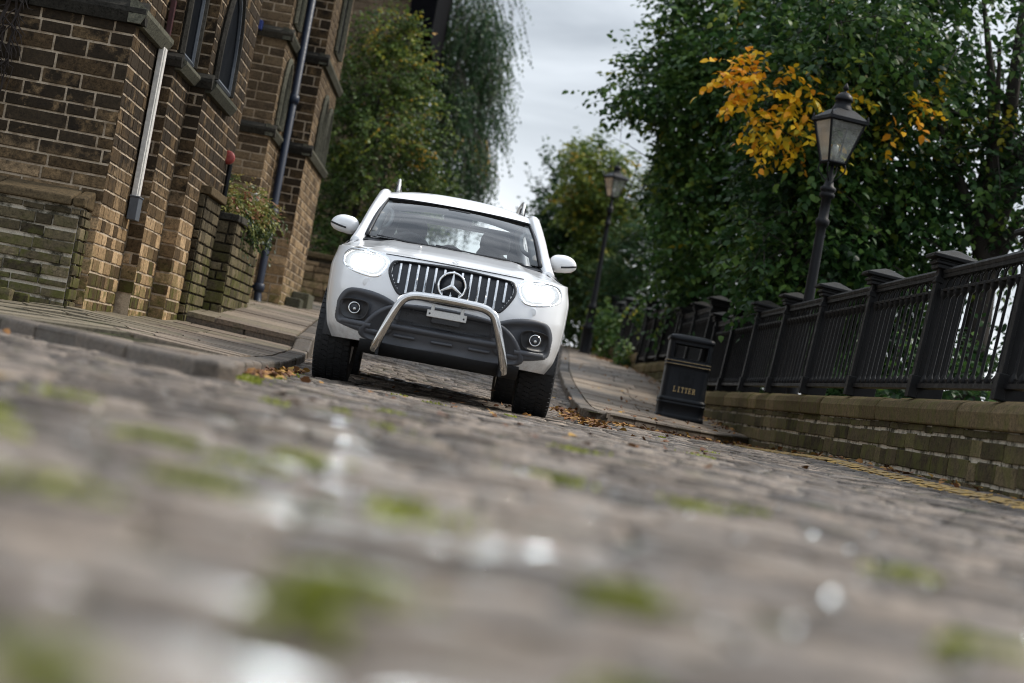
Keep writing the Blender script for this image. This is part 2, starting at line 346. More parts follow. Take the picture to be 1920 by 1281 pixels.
# ------------------------------------------------------------------ mesh helpers
class MB:
    def __init__(s): s.v = []; s.f = []; s.t = []; s.n = 0
    def add(s, v, f, t=0.0):
        v = np.asarray(v, float).reshape(-1, 3); b = s.n
        s.v.append(v); s.f += [tuple(i + b for i in q) for q in f]
        s.t.append(np.full(len(v), t) if np.isscalar(t) else np.asarray(t)); s.n += len(v)
    def box(s, c, size, rot=None, t=0.0):
        x, y, z = (k / 2 for k in size)
        v = np.array([(a, b_, c_) for c_ in (-z, z) for a, b_ in ((-x, -y), (x, -y), (x, y), (-x, y))])
        if rot is not None: v = v @ np.array(Matrix(rot).to_3x3()).T
        s.add(v + np.array(c), [(3, 2, 1, 0), (4, 5, 6, 7), (0, 1, 5, 4), (1, 2, 6, 5), (2, 3, 7, 6), (3, 0, 4, 7)], t)
    def hexa(s, bot, top, t=0.0):
        s.add(np.array(list(bot) + list(top)), [(3, 2, 1, 0), (4, 5, 6, 7), (0, 1, 5, 4), (1, 2, 6, 5), (2, 3, 7, 6), (3, 0, 4, 7)], t)
    def tube(s, pts, rad, n=8, t=0.0, cap=True, flat=(1, 1)):
        pts = [Vector(p) for p in pts]; m = len(pts)
        rad = [rad] * m if np.isscalar(rad) else list(rad)
        v = []; up = None
        for i, p in enumerate(pts):
            d = (pts[min(i + 1, m - 1)] - pts[max(i - 1, 0)]).normalized()
            if up is None:
                up = Vector((0, 0, 1)) if abs(d.z) < 0.9 else Vector((1, 0, 0))
            a = d.cross(up).normalized(); up = a.cross(d).normalized()
            for k in range(n):
                an = 2 * math.pi * k / n
                v.append(p + (a * math.cos(an) * flat[0] + up * math.sin(an) * flat[1]) * rad[i])
        f = [(i * n + k, i * n + (k + 1) % n, (i + 1) * n + (k + 1) % n, (i + 1) * n + k) for i in range(m - 1) for k in range(n)]
        if cap: f += [tuple(range(n - 1, -1, -1)), tuple(range((m - 1) * n, m * n))]
        s.add([tuple(q) for q in v], f, t)
    def lathe(s, prof, n=20, c=(0, 0, 0), axis='z', t=0.0, sq=None):
        v = []
        for r, z in prof:
            for k in range(n):
                an = 2 * math.pi * (k + (0.5 if sq else 0)) / n
                x, y = r * math.cos(an), r * math.sin(an)
                v.append((x, y, z) if axis == 'z' else ((z, x, y) if axis == 'x' else (x, z, y)))
        m = len(prof)
        f = [(i * n + k, i * n + (k + 1) % n, (i + 1) * n + (k + 1) % n, (i + 1) * n + k) for i in range(m - 1) for k in range(n)]
        f += [tuple(range(n - 1, -1, -1)), tuple(range((m - 1) * n, m * n))]
        s.add(np.array(v) + np.array(c), f, t)
    def grid(s, A, keep=None, t=0.0, close=False):
        A = np.asarray(A, float); m, n = A.shape[:2]
        f = []
        for i in range(m - 1):
            for j in range(n if close else n - 1):
                j2 = (j + 1) % n
                if keep is None or keep((A[i, j] + A[i + 1, j] + A[i, j2] + A[i + 1, j2]) / 4):
                    f.append((i * n + j, i * n + j2, (i + 1) * n + j2, (i + 1) * n + j))
        s.add(A.reshape(-1, 3), f, t)
    def mesh(s, name, off=(0, 0, 0), smooth=False):
        me = D.meshes.new(name)
        v = np.concatenate(s.v) - np.array(off)
        me.from_pydata(v.tolist(), [], s.f)
        at = me.attributes.new('tone', 'FLOAT', 'POINT'); at.data.foreach_set('value', np.concatenate(s.t).astype(np.float32))
        if smooth: me.polygons.foreach_set('use_smooth', [True] * len(me.polygons))
        me.update()
        return me
    def build(s, name, m, parent=None, smooth=False, off=None, fixn=True, kind=None, bev=0):
        if off is None: off = parent['_o'] if parent is not None and '_o' in parent else (0, 0, 0)
        me = s.mesh(name, off, smooth)
        if fixn:
            bm = bmesh.new(); bm.from_mesh(me); bmesh.ops.recalc_face_normals(bm, faces=bm.faces); bm.to_mesh(me); bm.free()
        me.materials.append(m)
        o = D.objects.new(name, me); COL.objects.link(o)
        if parent is not None: o.parent = parent
        if kind: o['kind'] = kind
        if bev:
            bv = o.modifiers.new('edge', 'BEVEL'); bv.width = bev; bv.segments = 2; bv.limit_method = 'ANGLE'; bv.angle_limit = R(35)
        return o

OFF = {}
def thing(name, label, cat, loc=(0, 0, 0), rotz=0.0, group=None):
    o = D.objects.new(name, None); COL.objects.link(o); o.empty_display_size = 0.2
    o.location = loc; o.rotation_euler = (0, 0, rotz); o['label'] = label; o['category'] = cat
    o['_o'] = tuple(float(k) for k in loc)
    if group: o['group'] = group
    return o
def local_thing(*a, **k):
    o = thing(*a, **k); o['_o'] = (0.0, 0.0, 0.0); return o
def tag(o, label, cat, group=None, kind=None):
    if label: o['label'] = label
    if cat: o['category'] = cat
    if group: o['group'] = group
    if kind: o['kind'] = kind
    return o
def smoothstep(x): x = np.clip(x, 0, 1); return x * x * (3 - 2 * x)
def catmull(P, k=6):
    P = [Vector(p) for p in P]; out = []
    for i in range(len(P) - 1):
        p0, p1, p2, p3 = P[max(i - 1, 0)], P[i], P[i + 1], P[min(i + 2, len(P) - 1)]
        for j in range(k):
            t = j / k
            out.append(0.5 * ((2 * p1) + (p2 - p0) * t + (2 * p0 - 5 * p1 + 4 * p2 - p3) * t * t + (3 * p1 - p0 - 3 * p2 + p3) * t ** 3))
    out.append(P[-1]); return out

CR = np.array([_r, _u, _f])
def view(p):
    """distance-scaled picture coordinates (1920 wide) and depth of a point, to rank pieces by how large they show"""
    q = CR @ (np.asarray(p, float) - np.array([0, 0, HC]))
    z = max(q[2], 1e-3); F = LENS / 36 * 1920
    A, B = q[0] / z * F, q[1] / z * F
    return 960 + A * math.cos(ROLL) + B * math.sin(ROLL), 640 - (-A * math.sin(ROLL) + B * math.cos(ROLL)), q[2]
def shown(p, n, w, h):
    x, y, z = view(p)
    if z < 0.3 or not (-60 < x < 1980 and -60 < y < 1340): return 0.0
    d = np.asarray(p, float) - np.array([0, 0, HC]); L = np.linalg.norm(d)
    return w * h * abs(float(np.dot(d, n))) / L ** 3

# ------------------------------------------------------------------ block pieces (unit: w x h face, depth 0..1 outwards)
def block_variant(seed, dome=0.10):
    g = random.Random(seed); j = lambda a: g.uniform(-a, a)
    v = [(-.5, -.5, 0), (.5, -.5, 0), (.5, .5, 0), (-.5, .5, 0)]
    v += [(x + j(.008), y + j(.03), .72 + j(.1)) for x, y in ((-.5, -.5), (.5, -.5), (.5, .5), (-.5, .5))]
    v += [(x * (1 - .035) + j(.012), y * (1 - .11) + j(.03), .95 + j(.07)) for x, y in ((-.5, -.5), (.5, -.5), (.5, .5), (-.5, .5))]
    v += [(j(.2), j(.15), 1.0 + dome + j(.08))]
    f = []
    for a in (0, 4):
        f += [(a + k, a + (k + 1) % 4, a + 4 + (k + 1) % 4, a + 4 + k) for k in range(4)]
    f += [(8 + k, 8 + (k + 1) % 4, 12) for k in range(4)]
    return np.array(v), f
BLOCKS = [block_variant(s) for s in range(10)]

def cobble_variant(seed):
    g = random.Random(seed + 50); j = lambda a: g.uniform(-a, a)
    ring = [(-.5, -.36), (-.40, -.5), (.40, -.5), (.5, -.36), (.5, .36), (.40, .5), (-.40, .5), (-.5, .36)]
    ring = [(x + j(.03), y + j(.04)) for x, y in ring]
    v = [(x, y, 0) for x, y in ring] + [(x * .99, y * .98, .72 + j(.06)) for x, y in ring] + [(x * .93, y * .86, .94 + j(.05)) for x, y in ring]
    v += [(x * .5, y * .45, .99 + j(.06)) for x, y in ring] + [(j(.1), j(.1), .99 + j(.05))]
    f = []
    for a in (0, 8, 16):
        f += [(a + k, a + (k + 1) % 8, a + 8 + (k + 1) % 8, a + 8 + k) for k in range(8)]
    f += [(24 + k, 24 + (k + 1) % 8, 32) for k in range(8)]
    return np.array(v), f
COBBLES = [cobble_variant(s) for s in range(12)]

MESHES = {}
def unit_mesh(kind, k, m, smooth):
    key = (kind, k, m.name)
    if key not in MESHES:
        V, F = (BLOCKS if kind != 'cobble' else COBBLES)[k]
        me = D.meshes.new(kind); me.from_pydata(V.tolist(), [], F)
        if smooth: me.polygons.foreach_set('use_smooth', [True] * len(me.polygons))
        me.materials.append(m); MESHES[key] = me
    return MESHES[key]

class Pieces:
    """a list of box-like pieces; the largest in view become objects, the rest one joined part"""
    def __init__(s): s.L = []
    def add(s, c, u, v, n, w, h, d, m, face=None):
        c = np.asarray(c, float); u, v, n = (np.asarray(k, float) for k in (u, v, n))
        s.L.append((shown(c + n * d, face if face is not None else n, w, h), c, u, v, n, w, h, d, m))
    def emit(s, name, rest, parent, maxn, kind='brick', smooth=False, tones=None):
        off = np.array(parent['_o']) if '_o' in parent else np.zeros(3)
        src = COBBLES if kind == 'cobble' else BLOCKS
        order = sorted(range(len(s.L)), key=lambda i: -s.L[i][0])
        one = [i for i in order[:maxn] if s.L[i][0] > 0]; ones = set(one)
        for i in one:
            _, c, u, v, n, w, h, d, m = s.L[i]
            o = D.objects.new(name, unit_mesh(kind, rnd.randrange(len(src)), m, smooth)); COL.objects.link(o)
            Mx = Matrix(((u[0] * w, v[0] * h, n[0] * d, c[0] - off[0]), (u[1] * w, v[1] * h, n[1] * d, c[1] - off[1]), (u[2] * w, v[2] * h, n[2] * d, c[2] - off[2]), (0, 0, 0, 1)))
            o.parent = parent; o.matrix_local = Mx
        by = {}
        for i in range(len(s.L)):
            if i in ones: continue
            _, c, u, v, n, w, h, d, m = s.L[i]
            mb = by.setdefault(m.name, (MB(), m))[0]
            V, F = src[rnd.randrange(len(src))]
            mb.add(c + V[:, :1] * w * u + V[:, 1:2] * h * v + V[:, 2:] * d * n, F, rnd.random())
        for mb, m in by.values():
            o = mb.build(rest, m, parent, smooth=smooth, fixn=False, kind='stuff')

def wall_face(P, a, b, z0, z1, course, lens, d, m, base=None, skip=None, gap=0.021, jit=0.35, gh=None):
    """courses of blocks on the vertical face a->b (outward normal to the right of a->b turned ... given by sign)"""
    a, b = np.array([*a, 0.0]), np.array([*b, 0.0]); L = np.linalg.norm(b - a); u = (b - a) / L
    n = np.array([u[1], -u[0], 0.0]); up = np.array([0, 0, 1.0])
    z = z0
    while z < z1 - 0.02:
        h = min(course * rnd.uniform(1 - jit * .5, 1 + jit * .5), z1 - z)
        if z1 - z - h < 0.05: h = z1 - z
        s = -rnd.uniform(0, lens[1]) * 0.6; spans = []
        while s < L:
            w = rnd.uniform(*lens); spans.append((max(s, 0), min(s + w, L))); s += w
        if len(spans) > 1 and spans[0][1] - spans[0][0] < 0.07: spans[1] = (0, spans[1][1]); spans.pop(0)
        if len(spans) > 1 and spans[-1][1] - spans[-1][0] < 0.07: spans[-2] = (spans[-2][0], L); spans.pop()
        zm = z + h / 2
        for s0, s1 in spans:
            cuts = [(s0, s1)]
            if skip:
                for k in skip:
                    iv = k(zm)
                    if iv:
                        nc = []
                        for c0, c1 in cuts:
                            if iv[1] <= c0 or iv[0] >= c1: nc.append((c0, c1)); continue
                            if c0 < iv[0]: nc.append((c0, iv[0]))
                            if c1 > iv[1]: nc.append((iv[1], c1))
                        cuts = nc
            for c0, c1 in cuts:
                w = c1 - c0
                if w < 0.03: continue
                zb = base((a + u * (c0 + c1) / 2)) if base else -9
                if zm < zb - 0.1: continue
                dd = d * rnd.uniform(0.8, 1.15)
                P.add(a + u * (c0 + c1) / 2 + up * (zm + rnd.uniform(-.3, .3) * (gh or 0)), u, up, n, w - gap, h - (gh or gap), dd, m)
        z += h

# ------------------------------------------------------------------ ground shape
_py = [-200, 12, 15, 18, 20, 22, 26, 30, 34, 42, 47, 56, 70, 100, 200, 900]
_pz = [0, 0, .015, .08, .16, .25, .42, .58, .75, 1.13, 1.33, 1.72, 2.2, 2.9, 4.0, 8.0]
_yy = np.linspace(-50, 200, 2501); _zz = np.interp(_yy, _py, _pz)
_k = np.ones(21) / 21; _zs = np.convolve(np.pad(_zz, 10, 'edge'), _k, 'valid')
def G(x, y):
    x = np.asarray(x, float); y = np.asarray(y, float)
    p = np.where(y > 199, np.interp(y, _py, _pz), np.interp(y, _yy, _zs))
    c = smoothstep((y - 15) / 7) * (1 - smoothstep((y - 26) / 9)) * 0.05
    edge = (0.020 * smoothstep((x - 2.2) / .9) + 0.055 * smoothstep((x - 3.02) / .42)) * (1 - smoothstep((y - 19) / 4)) * smoothstep((y + 3) / 4)      # the setts rise to the wall
    return p - c * np.clip(x + 1.2, 0, 4.8) + edge
def kerb_l(y): return float(np.interp(y, [0, 7.44, 10, 14, 20, 30, 40, 60], [-.98, -.98, -1.16, -1.36, -1.66, -2.0, -2.25, -2.5]))
def kerb_r(y): return float(np.interp(y, [0, 16.3, 20, 32, 42, 47, 60], [1.15, 1.15, 1.26, 1.6, 2.1, 2.35, 2.6]))
CORN = (-.98, 7.44)
def cross_l(y): return -.98 - (y - 7.44) * 0.576     # kerb of the side street, x at y
def pave_l(x, y):
    dk = kerb_l(y) - x
    dc = (x - cross_l(y)) * 0.866 if y < 22 else 9
    d = max(0.0, min(dk, dc, 2.6))
    up = 0.1 + 0.03 * (min(y, 24) - 19.5) if y > 19.5 else 0.0
    return float(G(x, y)) + 0.07 + 0.05 * d + up
def pave_r(x, y): return float(G(x, y)) + 0.10

# terrain sheet (kept under the paved surfaces), falling away beyond the railing
xs = np.unique(np.concatenate([np.linspace(-250, -20, 10), np.linspace(-20, 3.7, 40), [3.72, 3.9, 4.3], np.linspace(5, 30, 14), np.linspace(40, 250, 8)]))
ys = np.unique(np.concatenate([np.linspace(-120, -5, 8), np.linspace(-5, 60, 66), np.linspace(65, 420, 20)]))
A = np.zeros((len(ys), len(xs), 3))
for i, y in enumerate(ys):
    for j, x in enumerate(xs):
        z = float(G(min(x, 3.6), y)) - 0.10
        if x > 3.71: z -= 0.85 + (0.3 if x > 4.5 else 0) + max(0, x - 6) * 0.12
        if x > 30: z = -4 + 0.0 * x
        A[i, j] = (x, y, z)
mb = MB(); mb.grid(A)
ground = mb.build('ground', M['earth'], smooth=True, fixn=False); tag(ground, None, None, kind='structure')

# road bed
mb = MB()
xs = np.linspace(-7, 4.2, 46); ys = np.linspace(-2, 64, 133)
A = np.array([[(x, y, float(G(x, y)) - 0.016) for x in xs] for y in ys]); mb.grid(A)
road = mb.build('road', M['joint'], smooth=True, fixn=False); tag(road, None, None, kind='structure')

# ------------------------------------------------------------------ setts of the road
P = Pieces()
y = -1.2
row = 0
while y < 58:
    h = rnd.uniform(0.088, 0.128) if y < 30 else rnd.uniform(0.12, 0.15)
    ym = y + h / 2
    x0 = max(-5.6, -0.36 * max(ym, 0) - 1.6); x1 = min(3.5, 0.34 * max(ym, 0) + 1.4)
    if ym > 7.44 and ym < 15.5: x0 = max(x0, cross_l(ym) - 1.6 - 0.0)
    if ym > 17: x0, x1 = kerb_l(ym) - 0.05, kerb_r(ym) + 0.05
    if 16.3 < ym <= 22: x1 = max(kerb_r(ym), 0)
    segs = [(x0, x1)]
    if 16.3 < ym <= 22.2: segs.append((1.15 + (ym - 16.3) * 0.412 + 0.02, 3.5))
    if 7.44 < ym < 17: segs = [(max(-6.5, cross_l(ym) - 2.6), cross_l(ym) + 0.03), (kerb_l(ym) - 0.03, segs[0][1])] + segs[1:]
    for s0, s1 in segs:
        if s1 - s0 < 0.05: continue
        x = s0 - rnd.uniform(0, 0.2)
        while x < s1:
            w = rnd.uniform(0.13, 0.25); xm = x + w / 2
            if s0 - .06 < xm < s1 + .04:
                zc = float(G(xm, ym))
                tilt = rnd.uniform(-0.03, 0.03); sl = float(G(xm, ym + .1) - G(xm, ym - .1)) / 0.2
                u = np.array([1, rnd.uniform(-.03, .03), tilt * (.4 if xm > 2.5 else 1) + float(G(xm + .05, ym) - G(xm - .05, ym)) / .1]); u /= np.linalg.norm(u)
                v = np.array([0, 1, sl + rnd.uniform(-.04, .04)]); v /= np.linalg.norm(v); n = np.cross(u, v)
                up = rnd.uniform(-0.012, 0.008) if not (xm > 2.95 and ym < 23) else rnd.uniform(-0.004, 0.0)
                if xm > 2.5 and ym < 23: up *= 0.35
                P.add((xm, ym, zc - 0.055 + up), u, v, n, w - rnd.uniform(.010, .022), h - rnd.uniform(.008, .018), 0.055, M['cobble'])
            x += w
    y += h; row += 1
P.emit('cobble', 'cobble_field', road, 300, 'cobble', True)

# worn yellow line beside the wall and its stub on the left
def painted(name, pts, w, miss, label):
    mb = MB(); acc = 0
    for (xa, ya), (xb, yb) in zip(pts[:-1], pts[1:]):
        L = math.hypot(xb - xa, yb - ya); k = max(1, int(L / 0.05)); px, py = -(yb - ya) / L, (xb - xa) / L
        for i in range(k):
            for j in range(4):
                if rnd.random() < miss: continue
                q = []
                for ii, jj in ((0, 0), (1, 0), (1, 1), (0, 1)):
                    t = (i + ii) / k; o = (j + jj) / 4 * w - w / 2
                    X, Y = xa + (xb - xa) * t + px * o, ya + (yb - ya) * t + py * o
                    q.append((X, Y, float(G(X, Y)) + 0.006))
                mb.add(q, [(0, 1, 2, 3)])
    o = mb.build(name, M['yellow'], fixn=False); tag(o, label, None, kind='structure'); return o
painted('yellow_line', [(3.235, 5), (3.235, 9), (3.235, 14), (3.235, 18), (3.235, 21.9)], 0.13, 0.30, 'worn yellow line painted on the setts along the mossy wall')
painted('yellow_line', [(-0.95, 3.95), (-1.35, 4.4), (-1.72, 4.55)], 0.10, 0.12, 'short yellow paint stub on the setts at the left')

# ------------------------------------------------------------------ pavements
mb = MB()
ysl = np.linspace(7.5, 60, 106)
A = np.array([[(x, yy, pave_l(x, yy) - 0.02) for x in np.linspace(max(cross_l(yy), -6.5) if yy < 17 else -4.2, kerb_l(yy), 9)] for yy in ysl])
mb.grid(A); pav_l = mb.build('pavement', M['joint'], smooth=False, fixn=False); tag(pav_l, 'stone flagged pavement beside the sooty building', None, kind='structure')
mb = MB()
def right_lim(yy): return min(3.55, 1.15 + (yy - 16.3) * 0.412) if yy < 22.1 else 3.55
ysr = np.linspace(16.35, 60, 90)
A = np.array([[(x, yy, pave_r(x, yy) - 0.02) for x in np.linspace(kerb_r(yy), max(right_lim(yy), kerb_r(yy) + .01), 6)] for yy in ysr])
mb.grid(A); pav_r = mb.build('pavement', M['joint'], smooth=False, fixn=False); tag(pav_r, 'stone flagged pavement under the iron railings', None, kind='structure')

def slab(parent, q, zf, m, th=0.05, gap=0.013):
    c = np.mean(q, axis=0); dz = rnd.uniform(-.004, .005)
    qq = [c + (np.array(p) - c) * (1 - gap / max(0.2, np.linalg.norm(np.array(p) - c))) for p in q]
    top = [(p[0], p[1], zf(p[0], p[1]) + dz + rnd.uniform(-.003, .003)) for p in qq]
    bot = [(p[0], p[1], p[2] - th) for p in top]
    mb = MB(); mb.hexa(bot, top)
    # worn edge: inset top
    o = mb.build('paving_slab', m, parent, fixn=True, off=(0, 0, 0)); return o
y = 7.75
while y < 46:
    h = rnd.uniform(0.42, 0.62) if y < 30 else rnd.uniform(.8, 1.0)
    def L(yy): return (max(cross_l(yy) + 0.16, -6.3) if yy < 16.2 else -3.6)
    def Rr(yy): return kerb_l(yy) - 0.17
    y1 = y + h
    a0, a1, b0, b1 = L(y), L(y1), Rr(y), Rr(y1)
    wid = (b1 - a1); k = max(1, int(round(wid / rnd.uniform(0.7, 1.0))))
    cuts = [0] + sorted(min(0.95, max(0.05, (i + rnd.uniform(-.25, .25)) / k)) for i in range(1, k)) + [1]
    for c0, c1 in zip(cuts[:-1], cuts[1:]):
        if y < 19.5 < y1: pass
        q = [(a0 + (b0 - a0) * c0, y, 0), (a0 + (b0 - a0) * c1, y, 0), (a1 + (b1 - a1) * c1, y1, 0), (a1 + (b1 - a1) * c0, y1, 0)]
        xm = np.mean([p[0] for p in q]); ym = y + h / 2
        f = (lambda x_, y_, s=(ym > 19.5): pave_l(x_, max(y_, 19.51) if s else min(y_, 19.49)))
        mossy = (kerb_l(ym) - xm) > 1.05 or rnd.random() < .15
        slab(pav_l, q, f, M['slab_mossy'] if mossy else M['slab'])
    y = y1
y = 16.5
while y < 56:
    h = rnd.uniform(0.5, 0.7) if y < 34 else rnd.uniform(.9, 1.2)
    y1 = y + h
    l0, l1 = kerb_r(y) + .17, kerb_r(y1) + .17
    r0 = max(right_lim(y) - (0.16 if y < 22 else 0), l0 + .03); r1 = max(right_lim(y1) - (0.16 if y1 < 22 else 0), l1 + .03)
    k = max(1, int(round((r1 - l1) / rnd.uniform(0.7, 1.0))))
    cuts = [0] + sorted(min(0.95, max(0.05, (i + rnd.uniform(-.2, .2)) / k)) for i in range(1, k)) + [1]
    for c0, c1 in zip(cuts[:-1], cuts[1:]):
        q = [(l0 + (r0 - l0) * c0, y, 0), (l0 + (r0 - l0) * c1, y, 0), (l1 + (r1 - l1) * c1, y1, 0), (l1 + (r1 - l1) * c0, y1, 0)]
        slab(pav_r, q, pave_r, M['slab'])
    y = y1

def kerbs(parent, line, zf, side, w=0.17, ln=(0.55, 0.95)):
    """line: points (x, y); stones lie on its `side` (+1 left of the direction)"""
    pts = [np.array(p, float) for p in line]
    seg = []
    for a, b in zip(pts[:-1], pts[1:]):
        L = np.linalg.norm(b - a); s = 0
        while s < L - 0.05:
            e = min(L, s + rnd.uniform(*ln)); e = L if L - e < 0.25 else e
            seg.append((a + (b - a) * s / L, a + (b - a) * e / L)); s = e
    for a, b in seg:
        d = (b - a) / np.linalg.norm(b - a); n = np.array([-d[1], d[0]]) * side
        a2, b2 = a + d * .004, b - d * .004; j = rnd.uniform(-.01, .01)
        q = [a2 - n * j, b2 - n * j, b2 + n * w, a2 + n * w]
        top = [(p[0], p[1], zf(*p) + rnd.uniform(-.006, .006)) for p in q]
        bot = [(p[0], p[1], float(G(*p)) - 0.12) for p in q]
        mb = MB(); mb.hexa(bot, top)
        mb.build('kerb_stone', M['kerb'], parent, off=(0, 0, 0), bev=0.018)
zl = lambda x, y: pave_l(min(max(x, cross_l(y) + .02), kerb_l(y) - .02) if y < 17 else min(x, kerb_l(y) - .02), y)
kerbs(pav_l, [(-5.7, 15.63), (-2.53, 10.13), (-1.06, 7.58)], zl, 1)
kerbs(pav_l, [(-1.06, 7.58), (-.98, 7.50), (-1.0, 7.9)], zl, 1, 0.1, (0.1, 0.2))
kerbs(pav_l, [(-1.0, 7.85), (-1.16, 10), (-1.36, 14), (-1.66, 20), (-2.0, 30), (-2.25, 40)], zl, 1)
zr = lambda x, y: pave_r(x, y)
kerbs(pav_r, [(3.48, 22.0), (1.42, 17.0)], zr, -1)
kerbs(pav_r, [(1.42, 17.0), (1.24, 16.62), (1.15, 16.75), (1.15, 17.2)], zr, -1, 0.15, (0.15, 0.3))
kerbs(pav_r, [(1.15, 17.2), (1.26, 20), (1.6, 32), (2.1, 42), (2.35, 47), (2.6, 58)], zr, -1)
# step across the left pavement where it rises
kerbs(pav_l, [(-1.75, 19.5), (-3.4, 19.5)], lambda x, y: pave_l(x, 19.6), -1, 0.16)

# ------------------------------------------------------------------ left: sooty stone building with saw-tooth bays
BB = thing('stone_building', 'soot blackened stone building with stepped bays and pointed windows beside the low garden wall', 'building', (-4.5, 18.5, 0.2))
def core(parent, plan, z0, z1, m, name='wall', back=-5.0):
    """solid core behind the block faces: plan is a polyline (street side), closed back to x=back"""
    pts = list(plan) + [(back, plan[-1][1]), (back, plan[0][1])]
    mb = MB(); n = len(pts)
    v = [(x, y, z0) for x, y in pts] + [(x, y, z1) for x, y in pts]
    mb.add(v, [(i, (i + 1) % n, n + (i + 1) % n, n + i) for i in range(n)] + [tuple(range(n - 1, -1, -1)), tuple(range(n, 2 * n))])
    return mb.build(name, m, parent)
PLAN = [(-7.5, 16.0), (-3.34, 16.0), (-3.34, 17.40), (-3.20, 17.40), (-3.20, 18.42), (-3.05, 18.42), (-3.05, 21.3)]
ins = 0.002
core(BB, [(-7.5, 16.0 + ins), (-3.34 - ins, 16.0 + ins), (-3.34 - ins, 17.40 + ins), (-3.20 - ins, 17.40 + ins), (-3.20 - ins, 18.42 + ins), (-3.05 - ins, 18.42 + ins), (-3.05 - ins, 21.3)], -0.3, 6.4, M['mortar'], back=-9)
def arch_iv(c, hw, zs, zsp, apex):
    """gothic opening: centre c along the face, half width, sill z, springing z, apex z -> interval at a height"""
    def f(z):
        if z < zs or z > apex: return None
        if z < zsp: return (c - hw, c + hw)
        t = (z - zsp) / (apex - zsp); k = hw * math.sqrt(max(0, 1 - t ** 1.55)) if t < 1 else 0
        return (c - k, c + k)
    return f
def arch_pts(hw, zs, zsp, apex, n=9):
    pts = [(-hw, zs), (-hw, zsp)]
    for i in range(1, n):
        t = i / n; pts.append((-hw * math.sqrt(max(0, 1 - t ** 1.55)), zsp + (apex - zsp) * t))
    pts.append((0, apex))
    return pts + [(-a, z) for a, z in reversed(pts[:-1])]
def gothic_window(parent, x, yc, hw, zs, zsp, apex, mframe, mpane, depth=0.10, fr=0.035, mull=True, surround=None):
    """window in a street-side face (plane x)"""
    pts = arch_pts(hw, zs, zsp, apex)
    mb = MB(); n = len(pts)
    v = [(x - .007, yc + a, z) for a, z in pts]
    mb.add(v, [tuple(range(n))])
    w = mb.build('window', mpane, parent)
    mb = MB(); mb.tube([(x + .005, yc + a * .93, z - .01 * (z > zsp)) for a, z in pts] , fr, 6)
    mb.tube([(x + .005, yc - hw, zs + .02), (x + .005, yc + hw, zs + .02)], fr, 6)
    mb.build('window_frame', mframe, w, off=parent['_o'])
    w_ = w
    if mull:
        mb = MB(); mb.tube([(x + .004, yc, zs), (x + .004, yc, apex - .12)], fr * .8, 6)
        mb.build('mullion', mframe, w, off=parent['_o'])
    if surround is not None:
        mb = MB(); pts2 = arch_pts(hw + .05, zs, zsp, apex + .07)
        mb.tube([(x + .02, yc + a, z) for a, z in pts2], 0.05, 6, flat=(1, .8))
        mb.build('arch_surround', surround, w, off=parent['_o'])
    return w
P = Pieces()
bz = lambda p: pave_l(p[0] + .1, p[1]) - .1
wall_face(P, (-7.0, 16.0), (-3.32, 16.0), 0.10, 2.72, 0.126, (0.24, 0.56), 0.012, M['stone'], None)
wall_face(P, (-7.0, 16.0), (-3.32, 16.0), 2.90, 6.3, 0.126, (0.24, 0.5), 0.012, M['stone'])
w1 = arch_iv(1.0 - .42 + .15, 0.36, 2.72, 3.35, 3.95); w2 = arch_iv(0.92, 0.66, 2.72, 3.1, 3.85)
wall_face(P, (-3.34, 16.0), (-3.34, 17.40), 0.15, 6.3, 0.126, (0.16, 0.36), 0.007, M['stone'])
wall_face(P, (-3.34, 17.40), (-3.18, 17.40), 0.42, 6.3, 0.126, (0.3, 0.4), 0.012, M['stone'])
wall_face(P, (-3.20, 17.40), (-3.20, 18.42), 0.18, 6.3, 0.126, (0.16, 0.34), 0.007, M['stone'], skip=[arch_iv(0.47, 0.36, 2.72, 3.35, 3.98)])
wall_face(P, (-3.20, 18.42), (-3.03, 18.42), 0.22, 6.3, 0.126, (0.3, 0.4), 0.012, M['stone'])
wall_face(P, (-3.05, 18.42), (-3.05, 21.3), 0.22, 6.3, 0.126, (0.16, 0.36), 0.007, M['stone'], skip=[arch_iv(0.95, 0.56, 2.72, 3.05, 3.78)])
P.emit('stone_block', 'stone_blocks', BB, 300, 'brick', False)
gothic_window(BB, -3.20 + .012, 17.87, .36, 2.74, 3.35, 3.98, M['frame_grey'], M['pane_dark'], fr=.028, mull=False, surround=M['sill'])
gothic_window(BB, -3.05 + .012, 19.37, .56, 2.74, 3.05, 3.78, M['frame_grey'], M['pane_dark'], fr=.028, mull=False, surround=M['sill'])
def band(parent, name, pts, z0, z1, out, m, bev=0.012):
    """moulded string course along a polyline with the street on the right-hand side"""
    for (xa, ya), (xb, yb) in zip(pts[:-1], pts[1:]):
        L = math.hypot(xb - xa, yb - ya); u = ((xb - xa) / L, (yb - ya) / L); n = (u[1], -u[0])
        k = max(1, int(L / 0.9))
        for i in range(k):
            s0, s1 = L * i / k + .003, L * (i + 1) / k - .003
            if i == k - 1: s1 += out if n[1] < -.5 else 0
            def q(s, o, z): return (xa + u[0] * s + n[0] * o, ya + u[1] * s + n[1] * o, z)
            mb = MB(); zm = z0 + (z1 - z0) * .45
            mb.add([q(s0, -.05, z0), q(s1, -.05, z0), q(s1, out * .55, z0), q(s0, out * .55, z0), q(s0, out, zm), q(s1, out, zm), q(s1, out, zm + (z1 - z0) * .2), q(s0, out, zm + (z1 - z0) * .2), q(s0, .01, z1), q(s1, .01, z1), q(s0, -.05, z1), q(s1, -.05, z1)],
                   [(0, 1, 2, 3), (3, 2, 5, 4), (4, 5, 6, 7), (7, 6, 9, 8), (8, 9, 11, 10), (0, 3, 4, 7, 8, 10), (1, 11, 9, 6, 5, 2), (0, 10, 11, 1)])
            mb.build(name, m, parent)
